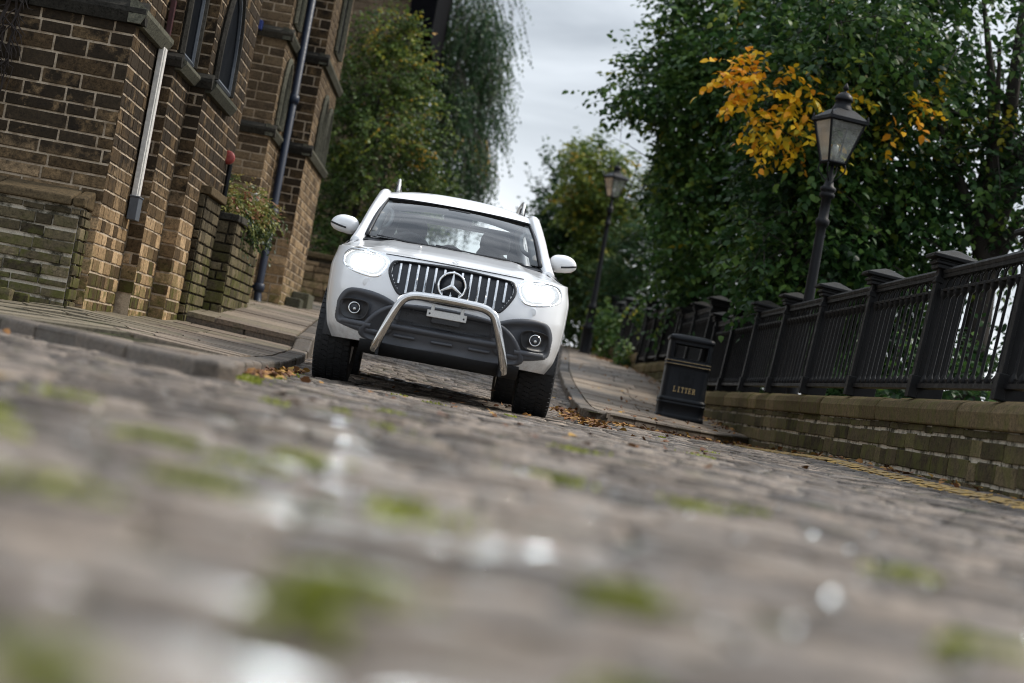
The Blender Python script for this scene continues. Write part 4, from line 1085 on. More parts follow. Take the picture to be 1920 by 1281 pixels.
NE = 3.7
def Fy(x, z):
    h, yc = float(hwz(z)), float(ycz(z)); q = min(1.0, abs(x) / h)
    return yc * (1 - q ** NE) ** (1 / NE)
def chaikin(p, n=2):
    for _ in range(n):
        q = []
        for (a, b_), (c_, d_) in zip(p, p[1:] + p[:1]):
            q += [(.75 * a + .25 * c_, .75 * b_ + .25 * d_), (.25 * a + .75 * c_, .25 * b_ + .75 * d_)]
        p = q
    return p
def resample(p, n):
    P_ = np.array(p + p[:1]); d = np.r_[0, np.cumsum(np.linalg.norm(np.diff(P_, axis=0), axis=1))]
    s = np.linspace(0, d[-1], n, endpoint=False)
    return list(zip(np.interp(s, d, P_[:, 0]), np.interp(s, d, P_[:, 1])))
def inside(poly, x, z):
    c = False; n = len(poly)
    for i in range(n):
        (a, b_), (c_, d_) = poly[i], poly[i - 1]
        if (b_ > z) != (d_ > z) and x < (c_ - a) * (z - b_) / (d_ - b_) + a: c = not c
    return c
def mir(p): return [(-x, z) for x, z in reversed(p)]
GR = chaikin([(-.395, .948), (0, .957), (.395, .948), (.435, .93), (.452, .87), (.438, .82), (.37, .715), (.33, .70), (-.33, .70), (-.37, .715), (-.438, .82), (-.452, .87), (-.435, .93)], 2)
HL = chaikin([(.468, .905), (.495, .958), (.60, .976), (.745, .982), (.80, .935), (.80, .88), (.765, .838), (.65, .812), (.56, .800), (.51, .825)], 1)
IN = chaikin([(.60 + (x - .60) * .94, .56 + (z - .56) * .92) for x, z in [(.30, .605), (.40, .655), (.50, .685), (.64, .703), (.735, .695), (.785, .62), (.80, .52), (.79, .45), (.75, .43), (.62, .405), (.50, .39), (.36, .40)]], 2)
SK = chaikin([(-.60, .385), (-.555, .47), (-.50, .545), (-.42, .605), (-.32, .64), (0, .648), (.32, .64), (.42, .605), (.50, .545), (.555, .47), (.60, .385), (.50, .345), (0, .335), (-.50, .345)], 2)
CUT = [[(x * .97, z) for x, z in GR], HL, mir(HL), IN, mir(IN), SK]
def shrink(p, f):
    c = np.mean(np.array(p), axis=0); return [tuple(c + (np.array(q) - c) * f) for q in p]
CUTS = [shrink(p, .995) for p in CUT]
CBOX = [(min(q[0] for q in p) - .01, max(q[0] for q in p) + .01, min(q[1] for q in p) - .01, max(q[1] for q in p) + .01) for p in CUTS]
def patch(name, outline, m, offs, parent=CAR, n=72, smooth=True, cx=None, bev=0):
    """panel that follows the car's nose: rings of the outline, (scale, distance in front of the skin)"""
    o = resample(outline, n); c = np.mean(np.array(o), axis=0) if cx is None else np.array(cx)
    rows = []
    for s, d, *rad in offs:
        row = []
        for q in o:
            v = np.array(q) - c
            x, z = c + v * s + (v / np.linalg.norm(v) * rad[0] if rad else 0); row.append((x, Fy(x, z) - d, z))
        rows.append(row)
    mb = MB(); mb.grid(rows, close=True)
    b_ = mb.n; mb.add([(c[0], Fy(c[0], c[1]) - offs[-1][1], c[1])], [])
    k = (len(rows) - 1) * n; mb.f += [(k + i, k + (i + 1) % n, b_) for i in range(n)]
    return mb.build(name, m, parent, smooth, off=(0, 0, 0))

# body skin: plan curves stacked from the sill to the shoulder, wrapped round nose, sides and tail
th = np.linspace(-math.pi / 2, math.pi / 2, 241)
NZ = 92
def body_row(s):
    row = []
    side = [(y) for y in (4.35, 4.2, 4.0, 3.8, 3.6, 3.45, 3.3, 3.15, 3.0, 2.85, 2.7, 2.55, 2.4, 2.2, 1.9, 1.6, 1.3, 1.0, .8, .65, .5, .4, .3, .2, .1, .05)]
    def zz(y):
        zb = .335 if y < -.3 else .335 + .10 * float(smoothstep((y + .3) / .6)); return zb + s * (float(ze(y)) - zb)
    def w(z, y):
        f = 0.022 * (math.exp(-((y) / .42) ** 2) + math.exp(-((y - 3.15) / .42) ** 2)) * float(smoothstep((.98 - z) / .12))
        return float(hwz(z)) + f * .7 + (.012 if y > .9 else .012 * max(0, y / .9))
    row.append((0, 4.42, zz(4.4)))
    row.append((-.55, 4.41, zz(4.4)))
    for y in side: z = zz(y); row.append((-w(z, y), y, z))
    for t in th:
        x0 = math.copysign(abs(math.sin(t)) ** (2 / NE), t); y0 = abs(math.cos(t)) ** (2 / NE)
        z = zz(-.8 * y0); z = zz(float(ycz(z)) * y0)
        row.append((x0 * w(z, 0) if abs(x0) > .97 else x0 * float(hwz(z)) * (1 + (w(z, 0) / float(hwz(z)) - 1) * abs(x0) ** 8), float(ycz(z)) * y0, z))
    for y in reversed(side): z = zz(y); row.append((w(z, y), y, z))
    row.append((.55, 4.41, zz(4.4)))
    return row
rows = [body_row(s) for s in np.linspace(0, 1, NZ)]
def keep_body(c):
    x, y, z = c
    for yw in (0, 3.15):
        if abs(x) > .45 and (y - yw) ** 2 + (z - .39) ** 2 < .425 ** 2 and abs(y - yw) < .43: return False
    if y < -.15:
        for p, (xa, xb, za, zb) in zip(CUTS, CBOX):
            if xa < x < xb and za < z < zb and any(inside(p, x + i, z + j) for i, j in ((0, 0), (-.0045, -.0035), (.0045, -.0035), (-.0045, .0035), (.0045, .0035))): return False
    return True
mb = MB(); mb.grid(rows, keep_body, close=True)
body = mb.build('body', M['paint'], CAR, True, off=(0, 0, 0))
# bonnet
top = rows[-1][28:28 + 241:2]
B_ = []
for i, (x, y, z) in enumerate(top):
    col = []
    for t in np.linspace(0, 1, 26):
        u = x / .87; yb = .97 - .10 * (1 - u * u)
        yy = y + t * (yb - y); xx = x * (1 + t * (.82 / .872 - 1)); r_ = min(1, t / .16); q = abs(x) / .872
        zt = float(ze(yy)) + (float(zc(yy)) - float(ze(yy))) * (1 - q ** 2.8) * (r_ * (2 - r_))
        zt += .016 * math.exp(-((q - .60) / .09) ** 2) * r_ * (1 - .4 * t) - .006 * math.exp(-((q - .74) / .07) ** 2) * r_
        col.append((xx, yy, zt))
    B_.append(col)
mb = MB(); mb.grid(np.array(B_)); mb.build('bonnet', M['paint'], CAR, True, off=(0, 0, 0))
mb = MB()
for s in (-1, 1): mb.tube([(s * .805, -.42, 1.0), (s * .825, -.2, 1.012), (s * .83, .2, 1.045), (s * .80, .6, 1.10), (s * .765, .9, 1.155)], .004, 4)
mb.build('bonnet_seam', M['plastic_dark'], CAR, off=(0, 0, 0))
# cowl, windscreen, cab
def ws(u, t):
    a = np.array([.715 * u, .955 - .085 * (1 - u * u), 1.205]); b_ = np.array([.618 * u, 1.80 - .05 * (1 - u * u), 1.598 + .026 * (1 - u * u)])
    p = a + (b_ - a) * t; p[1] -= .035 * math.sin(math.pi * t); p[2] += .022 * math.sin(math.pi * t); return p
mb = MB(); mb.grid([[ws(u, t) for u in np.linspace(-1, 1, 25)] for t in np.linspace(0, 1, 13)]); mb.build('windscreen', M['glass'], CAR, True, off=(0, 0, 0), fixn=False)
mb = MB()
edge = [ws(-1, t) for t in np.linspace(0, 1, 9)] + [ws(u, 1) for u in np.linspace(-1, 1, 17)[1:-1]] + [ws(1, t) for t in np.linspace(1, 0, 9)]
mb.tube([tuple(p + np.array([0, -.006, .004])) for p in edge], .017, 6, flat=(1, .8)); mb.build('windscreen_seal', M['plastic_dark'], CAR, True, off=(0, 0, 0))
mb = MB(); mb.grid([[(x, y + (1 - (x / .8) ** 2) * -.07, z) for x in np.linspace(-.80, .80, 17)] for y, z in ((.90, 1.165), (.97, 1.19), (1.06, 1.20))]); mb.build('cowl', M['plastic_dark'], CAR, off=(0, 0, 0))
rl = lambda s: [(s * .79, .86, 1.13), (s * .755, 1.05, 1.235), (s * .705, 1.42, 1.44), (s * .662, 1.76, 1.60), (s * .648, 1.93, 1.65), (s * .645, 2.4, 1.685), (s * .635, 2.9, 1.665), (s * .615, 3.12, 1.60), (s * .69, 3.2, 1.36), (s * .77, 3.22, 1.16)]
for s in (-1, 1):
    mb = MB(); mb.tube(catmull(rl(s), 6), .052, 10, flat=(.95, .85)); mb.build('roof_pillar', M['paint'], CAR, True, off=(0, 0, 0))
    mb = MB(); mb.tube([(s * .79, 2.02, 1.14), (s * .72, 2.08, 1.42), (s * .655, 2.12, 1.64)], .045, 8); mb.build('door_pillar', M['plastic_dark'], CAR, True, off=(0, 0, 0))
    for ya, yb, yc_, yd in ((1.18, 2.0, 2.07, 1.80), (2.06, 3.12, 3.05, 2.12)):
        mb = MB(); mb.add([(s * .795, ya, 1.16), (s * .795, yb, 1.16), (s * .66, yc_, 1.61), (s * .668, yd, 1.59)], [(0, 1, 2, 3)]); mb.build('side_window', M['glass'], CAR, off=(0, 0, 0), fixn=False)
    mb = MB(); mb.tube([(s * .812, .98, 1.155), (s * .815, 2, 1.165), (s * .815, 3.2, 1.165)], .016, 6); mb.build('belt_trim', M['plastic_dark'], CAR, off=(0, 0, 0))
    for y in (1.9, 2.95):
        mb = MB(); mb.tube([(s * .885, y - .11, .985), (s * .92, y - .08, .985), (s * .92, y + .08, .985), (s * .885, y + .11, .985)], .016, 8); mb.build('door_handle', M['chrome'], CAR, True, off=(0, 0, 0))
    mb = MB()
    for y in (.95, 2.05, 3.12): mb.box((s * .896, y, .80), (.006, .008, .62))
    mb.build('door_seam', M['plastic_dark'], CAR, off=(0, 0, 0))
R_ = []
for y in (1.765 + 1.395 * np.linspace(0, 1, 26) ** 1.6):
    t = (y - 1.765) / 1.4
    zcn = 1.626 + .125 * (1 - math.exp(-t * 9)) + .012 * math.sin(min(1, t * 1.6) * math.pi / 2) - .05 * max(0, t - .75) / .25 * .8
    zed = 1.606 + .075 * (1 - math.exp(-t * 9)) - .05 * max(0, t - .8) / .2
    R_.append([(u * .655, y - .05 * (1 - u * u) * (1 - t), zed + (zcn - zed) * (1 - abs(u) ** 2.6) ) for u in np.linspace(-1, 1, 25)])
mb = MB(); mb.grid(R_); mb.build('roof', M['paint'], CAR, True, off=(0, 0, 0))
mb = MB(); mb.grid([[(x, y + .04, z - .045) for x, y, z in r_] for r_ in R_]); mb.build('headliner', M['interior'], CAR, True, off=(0, 0, 0))
mb = MB()    # rear bulkhead with window opening
o_ = [(-.76, 3.20, 1.12), (.76, 3.20, 1.12), (.62, 3.13, 1.62), (-.62, 3.13, 1.62)]; i_ = [(-.56, 3.185, 1.27), (.56, 3.185, 1.27), (.50, 3.145, 1.565), (-.50, 3.145, 1.565)]
mb.add(o_ + i_, [(0, 1, 5, 4), (1, 2, 6, 5), (2, 3, 7, 6), (3, 0, 4, 7)]); mb.build('rear_cab_wall', M['plastic_dark'], CAR, off=(0, 0, 0))
mb = MB(); mb.add([(p[0], p[1] + .004, p[2]) for p in i_], [(0, 1, 2, 3)]); mb.build('rear_window', M['glass'], CAR, off=(0, 0, 0), fixn=False)
mb = MB(); mb.box((0, 3.82, .82), (1.44, 1.12, .06)); mb.box((0, 3.25, 1.0), (1.5, .04, .34)); mb.box((0, 4.36, 1.0), (1.5, .05, .34)); mb.build('load_bed', M['plastic_dark'], CAR, off=(0, 0, 0))
for s in (-1, 1):
    mb = MB(); mb.box((s * .79, 3.8, 1.165), (.13, 1.2, .03)); mb.build('bed_rail', M['plastic_dark'], CAR, off=(0, 0, 0), bev=.006)
    mb = MB(); mb.box((s * .76, 4.41, .95), (.12, .06, .32)); mb.build('tail_lamp', M['red'], CAR, off=(0, 0, 0), bev=.01)
    # roof rails
    mb = MB(); mb.tube(catmull([(s * .545, 1.98, 1.69), (s * .55, 2.03, 1.765), (s * .552, 2.12, 1.795), (s * .553, 2.55, 1.805), (s * .548, 2.95, 1.775), (s * .54, 3.05, 1.68)], 6), .021, 8, flat=(.8, 1.25)); mb.build('roof_rail', M['alu'], CAR, True, off=(0, 0, 0))
    mb = MB(); mb.box((s * .548, 2.05, 1.715), (.05, .12, .07)); mb.build('rail_foot', M['plastic_dark'], CAR, off=(0, 0, 0), bev=.01)
# interior
mb = MB(); mb.grid([[(x, y, z + .03 * (1 - (x / .7) ** 2)) for x in np.linspace(-.70, .70, 15)] for y, z in ((.98, 1.16), (1.15, 1.185), (1.32, 1.18), (1.42, 1.13), (1.46, .95))]); mb.build('dashboard', M['interior'], CAR, True, off=(0, 0, 0))
mb = MB(); mb.box((0, 2.1, .68), (1.5, 2.2, .05)); mb.build('cabin_floor', M['interior'], CAR, off=(0, 0, 0))
for s in (-1, 1):
    mb = MB(); mb.box((s * .77, 2.1, .95), (.05, 2.1, .44)); mb.build('door_card', M['interior'], CAR, off=(0, 0, 0), bev=.02)
    mb = MB(); mb.tube([tuple(ws(s * .93, .06) + np.array([0, .05, 0])), tuple(ws(s * .945, .5) + np.array([0, .05, -.01])), tuple(ws(s * .95, .93) + np.array([0, .05, -.02]))], .035, 6); mb.build('pillar_trim', M['interior_grey'], CAR, True, off=(0, 0, 0))
    mb = MB(); mb.tube(catmull([(s * .64, 1.30, 1.30), (s * .575, 1.34, 1.335), (s * .55, 1.44, 1.40), (s * .555, 1.54, 1.47), (s * .60, 1.58, 1.50)], 5), .018, 8); mb.build('grab_handle', M['interior_grey'], CAR, True, off=(0, 0, 0))
    for y0, hz_ in ((2.05, 1.0), (2.78, .98)):
        st = MB(); st.lathe([(.05, 0), (.20, .01), (.235, .10), (.235, .40), (.20, .52), (.10, .56)], 14, (0, 0, 0)); V = np.concatenate(st.v); V[:, 1] *= .38; V[:, 1] += V[:, 2] * .30
        mb = MB(); mb.add(V + np.array([s * .37, y0, .76]), st.f); se = mb.build('seat', M['interior'], CAR, True, off=(0, 0, 0))
        st = MB(); st.lathe([(.04, 0), (.115, .01), (.135, .06), (.13, .13), (.10, .185), (.03, .20)], 14); V = np.concatenate(st.v); V[:, 1] *= .42
        mb = MB(); mb.add(V + np.array([s * .37, y0 + .17, 1.33 if y0 < 2.5 else 1.24]), st.f); mb.build('headrest', M['interior'], se, True, off=(0, 0, 0))
st = MB(); st.lathe([(.04, 0), (.10, .01), (.12, .06), (.11, .12), (.03, .15)], 14); V = np.concatenate(st.v); V[:, 1] *= .42
mb = MB(); mb.add(V + np.array([0, 2.98, 1.24]), st.f); mb.build('headrest', M['interior'], CAR, True, off=(0, 0, 0))
mb = MB(); mb.tube([(-.37 + .185 * math.cos(a), 1.52 - .06 * math.sin(a), 1.15 + .165 * math.sin(a)) for a in np.linspace(0, 2 * math.pi, 25)], .016, 6, cap=False); mb.box((-.37, 1.5, 1.15), (.30, .05, .05)); mb.build('steering_wheel', M['interior'], CAR, True, off=(0, 0, 0))
mb = MB(); mb.box((0, 1.70, 1.565), (.20, .10, .07)); mb.box((0, 1.60, 1.51), (.24, .035, .075)); mb.build('interior_mirror', M['interior'], CAR, off=(0, 0, 0), bev=.015)
# grille
gp = patch('grille', GR, M['plastic_dark'], [(1, -.006, .020), (1, .007, .013), (1, .008, -.004), (1, -.006, -.010), (1, -.034, -.013), (.5, -.036)], n=96, cx=(0, .83))
patch('grille_panel', shrink(GR, .98), M['grille_dark'], [(1.0, -.020), (.5, -.020)], gp, n=96, cx=(0, .83))
GRI = [(x * .955, .83 + (z - .83) * .90) for x, z in GR]
for i in range(-6, 7):
    x = i * .0635
    zz_ = [z for z in np.linspace(.69, .97, 141) if inside(GRI, x - .011, z) and inside(GRI, x + .011, z)]; zb, zt = zz_[0], zz_[-1]
    mb = MB(); h = .0085
    pr = []
    for z in np.linspace(zb, zt, 8):
        y = Fy(x, z); pr.append([(x - h, y + .016, z), (x - h * .9, y - .002, z), (x, y - .009, z), (x + h * .9, y - .002, z), (x + h, y + .016, z)])
    mb.grid(pr); mb.add(pr[0], [(0, 1, 2, 3, 4)]); mb.add(pr[-1], [(4, 3, 2, 1, 0)])
    mb.build('grille_bar', M['chrome'], gp, off=(0, 0, 0))
def star(parent, name, c, r, tube, m, tilt=0.0, depth=.012):
    mb = MB(); yf = c[1]
    mb.tube([(c[0] + r * math.cos(a), yf, c[2] + r * math.sin(a)) for a in np.linspace(0, 2 * math.pi, 49)], tube, 8, cap=False)
    for k in range(3):
        a = R(90 + 120 * k); d = np.array([math.cos(a), 0, math.sin(a)]); q = np.array([-math.sin(a), 0, math.cos(a)]); cc = np.array(c)
        b0 = r * .16
        e60 = np.array([math.cos(a + R(60)), 0, math.sin(a + R(60))]); e_60 = np.array([math.cos(a - R(60)), 0, math.sin(a - R(60))])
        tip = cc + d * r * .97
        mb.add([cc + np.array([0, -depth, 0]), cc + e_60 * b0, tip + q * -.003, tip + q * .003, cc + e60 * b0], [(0, 1, 2), (0, 2, 3), (0, 3, 4)])
    return mb.build(name, m, parent, True, off=(0, 0, 0), fixn=False)
star(gp, 'star_badge', (0, Fy(0, .83) - .026, .828), .096, .0085, M['chrome'])
mb = MB(); mb.lathe([(.100, .0), (.098, .012), (.02, .014)], 32, (0, Fy(0, .83) - .018, .828), 'y'); mb.build('badge_disc', M['grille_dark'], gp, True, off=(0, 0, 0))
em = MB(); em.tube([(.026 * math.cos(a), -.715 + .012 * math.sin(a), 1.0115 + .011 * math.sin(a)) for a in np.linspace(0, 2 * math.pi, 25)], .0022, 6, cap=False)
for k in range(3): a = R(90 + 120 * k); em.tube([(0, -.715, 1.012), (.025 * math.cos(a), -.715 + .012 * math.sin(a), 1.0115 + .011 * math.sin(a))], .002, 4)
em.build('bonnet_emblem', M['alu'], CAR, True, off=(0, 0, 0))
# headlights
for s in (-1, 1):
    hl = HL if s > 0 else mir(HL)
    h = patch('headlight', hl, M['chrome'], [(1, -.004, .018), (1, .004, .008), (1, .003, -.006), (1, -.05, -.012), (.5, -.055)], n=64)
    sub = shrink(hl, .955)
    patch('headlamp', sub, M['headlamp'], [(1.0, -.045), (.92, -.028), (.6, -.022), (.3, -.02)], h, n=48)
    for kx in (.575, .69):
        mb = MB(); mb.lathe([(.052, .0), (.050, -.012), (.03, -.022), (.002, -.026)], 20, (s * kx, Fy(kx, .893) + .012, .893), 'y'); mb.build('bulb', M['bulb'], h, True, off=(0, 0, 0))
    patch('lens', hl, M['glass_lens'], [(.99, .001), (.9, .008), (.5, .012)], h, n=64)
for s in (-1, 1):
    mb = MB(); mb.tube([(s * x, Fy(x, z) - .0015, z) for x, z in ((.775, .842), (.80, .815), (.83, .775), (.855, .745))], .0035, 5); mb.build('bumper_seam', M['plastic_dark'], CAR, off=(0, 0, 0))
mb = MB(); mb.tube([(x, Fy(x, .978) - .001, .978 + .004 * (1 - (x / .5) ** 2)) for x in np.linspace(-.50, .50, 31)], .0035, 5); mb.build('bonnet_edge_seam', M['plastic_dark'], CAR, off=(0, 0, 0))
# bumper pieces
for s in (-1, 1):
    p = IN if s > 0 else mir(IN)
    b_ = patch('bumper_insert', p, M['plastic'], [(1, -.006, .018), (1, .010, .012), (1, .012, -.004), (1, .010, -.022), (1, -.014, -.034), (.5, -.018)], n=72)
    cx = s * .655; y = Fy(cx, .555)
    ho = chaikin([(cx - .115, .62), (cx + .09, .62), (cx + .105, .57), (cx + .085, .495), (cx + .03, .48), (cx - .07, .485), (cx - .10, .53)], 2)
    patch('fog_pocket', ho, M['plastic_dark'], [(1.05, .012), (1.0, .014), (.9, -.008), (.5, -.012)], b_, n=40)
    mb = MB(); mb.lathe([(.040, .0), (.043, -.022), (.037, -.026), (.034, -.016), (.032, .0)], 24, (cx, y + .0, .558), 'y'); mb.build('fog_ring', M['chrome'], b_, True, off=(0, 0, 0))
    mb = MB(); mb.lathe([(.034, -.008), (.033, -.018), (.02, -.024), (.003, -.026)], 20, (cx, y, .558), 'y'); fl = mb.build('fog_lamp', M['grille_dark'], b_, True, off=(0, 0, 0))
    mb = MB(); mb.lathe([(.012, -.026), (.010, -.03), (.002, -.031)], 12, (cx + .003, y, .55), 'y'); mb.build('fog_bulb', M['alu'], b_, True, off=(0, 0, 0))
    mb = MB(); mb.grid([[(x, Fy(x, z) - d, z + .03 * (abs(x) - .6)) for x in np.linspace(s * .52, s * .74, 8)] for z, d in ((.475, .004), (.465, .024), (.44, .022), (.43, .0))]); mb.build('insert_ledge', M['alu'] if False else M['plastic'], b_, True, off=(0, 0, 0))
    mb = MB(); mb.lathe([(.030, -.0005), (.030, -.0025), (.027, -.003), (.001, -.003)], 20, (s * .60, Fy(.60, .755), .755), 'y'); mb.build('tow_cover', M['paint'], CAR, True, off=(0, 0, 0))
sk = patch('skid_panel', SK, M['plastic'], [(1, -.006, .018), (1, .016, .013), (1, .024, .002), (1, .022, -.022), (1, .009, -.032), (.5, .006)], n=110, cx=(0, .47))
patch('lower_intake', chaikin([(-.36, .625), (.36, .625), (.40, .585), (.38, .50), (-.38, .50), (-.40, .585)], 2), M['grille_dark'], [(1.0, .012), (.97, .016), (.94, .010), (.5, .009)], sk, n=72, cx=(0, .56))
mb = MB()
for i in range(-11, 12):
    for j in range(5):
        x = i * .03 + (j % 2) * .015; z = .52 + j * .02
        mb.tube([(x + .011 * math.cos(a), Fy(x, z) - .014, z + .009 * math.sin(a)) for a in np.linspace(0, 2 * math.pi, 7)], .0022, 3, cap=False)
mb.build('intake_mesh', M['plastic_dark'], sk, off=(0, 0, 0), fixn=False, kind='stuff')
mb = MB(); mb.grid([[(x, Fy(x, z) - d, z) for x in np.linspace(-.42, .42, 25)] for z, d in ((.495, .008), (.485, .034), (.465, .034), (.45, .012))]); mb.build('skid_ledge', M['plastic'], sk, True, off=(0, 0, 0))
for x in (-.27, 0, .27):
    mb = MB(); mb.grid([[(x + u, Fy(x + u, z) - d, z) for u in np.linspace(-.075, .075, 8)] for z, d in ((.425, .008), (.418, .024), (.405, .024), (.40, .008))]); mb.build('skid_slot', M['alu'] if x == 9 else M['plastic'], sk, True, off=(0, 0, 0))
mb = MB(); mb.grid([[(x, Fy(x, .345) - .012 + o_, z) for x in np.linspace(-.58, .58, 25)] for z, o_ in ((.352, -.01), (.335, -.012), (.27, .05), (.255, .12))]); mb.build('under_lip', M['underbody'], CAR, True, off=(0, 0, 0))
# bull bar
pts = [(-.462, -.93, .285), (-.452, -.96, .34), (-.42, -.985, .44), (-.375, -1.0, .565), (-.335, -1.005, .655), (-.30, -1.005, .69), (-.235, -1.005, .712), (-.12, -1.008, .718), (0, -1.01, .72)]
pts = pts + [(-x, y, z) for x, y, z in reversed(pts[:-1])]
mb = MB(); mb.tube(catmull(pts, 6), .031, 16); mb.build('bull_bar', M['steel'], CAR, True, off=(0, 0, 0))
for s in (-1, 1):
    mb = MB(); mb.box((s * .44, -.86, .30), (.02, .22, .09)); mb.box((s * .462, -.925, .287), (.05, .02, .02)); mb.build('bar_bracket', M['underbody'], CAR, off=(0, 0, 0), bev=.004)
y = Fy(0, .62) - .062
mb = MB(); mb.box((0, y, .612), (.285, .012, .052)); mb.box((-.105, y, .655), (.026, .012, .05)); mb.box((.105, y, .655), (.026, .012, .05))
ph = mb.build('plate_holder', M['alu'], CAR, off=(0, 0, 0), bev=.004)
for s in (-1, 1): mb = MB(); mb.lathe([(.007, 0), (.007, -.004), (.002, -.005)], 10, (s * .122, y - .006, .61), 'y'); mb.build('plate_screw', M['plastic_dark'], ph, True, off=(0, 0, 0))
mb = MB(); mb.box((0, y + .03, .60), (.20, .05, .10)); mb.build('plate_bracket', M['plastic_dark'], CAR, off=(0, 0, 0))
# mirrors
for s in (-1, 1):
    V = []; n1, n2 = 16, 24
    for i in range(n1 + 1):
        v_ = math.pi * i / n1 - math.pi / 2
        for j in range(n2):
            w_ = 2 * math.pi * j / n2
            sp = lambda t, e_: math.copysign(abs(t) ** e_, t)
            cx_, cy_, cz_ = sp(math.cos(v_), .75) * sp(math.cos(w_), .75), sp(math.cos(v_), .75) * sp(math.sin(w_), .75), sp(math.sin(v_), .8)
            hx = .118 * (1 - .10 * cz_); X = cx_ * hx; Z = cz_ * .074
            if X < -.02: Z *= 1.0 + .12 * (-X / .118)      # inner end deeper
            else: Z = Z * (1 - .22 * (X / .118) ** 2) + .004
            Y = cy_ * (.085 if cy_ < 0 else .045)
            V.append((s * (.915 + X), 1.30 + Y, 1.283 + Z))
    mb = MB(); mb.grid(np.array(V).reshape(n1 + 1, n2, 3), close=True); mi = mb.build('wing_mirror', M['paint'], CAR, True, off=(0, 0, 0))
    mb = MB(); mb.box((s * .915, 1.335, 1.283), (.19, .03, .115)); mb.build('mirror_glass', M['chrome'], mi, off=(0, 0, 0), bev=.02)
    mb = MB(); mb.tube(catmull([(s * 1.028, 1.27, 1.282), (s * 1.005, 1.232, 1.274), (s * .96, 1.218, 1.262), (s * .90, 1.22, 1.252)], 4), .009, 6, flat=(1, .9)); mb.build('indicator', M['plastic_dark'], mi, True, off=(0, 0, 0))
    mb = MB(); mb.box((s * .82, 1.31, 1.225), (.16, .07, .035)); mb.build('mirror_arm', M['plastic_dark'], mi, off=(0, 0, 0), bev=.01)
# wipers, washer
for s, x0, x1 in ((1, .45, -.15), (1, -.10, -.62)):
    a = ws(x0 / .7, -.01); b_ = ws(x1 / .7, .015)
    mb = MB(); mb.tube([tuple(a + np.array([0, -.02, .006])), tuple((a + b_) / 2 + np.array([0, -.03, .0])), tuple(b_ + np.array([0, -.02, .006]))], .006, 6); mb.build('wiper', M['plastic_dark'], CAR, off=(0, 0, 0))
mb = MB(); mb.lathe([(.012, 0), (.010, .014), (.004, .03)], 8, (-.27, -.10, 1.095)); mb.build('washer_jet', M['alu'], CAR, True, off=(0, 0, 0))
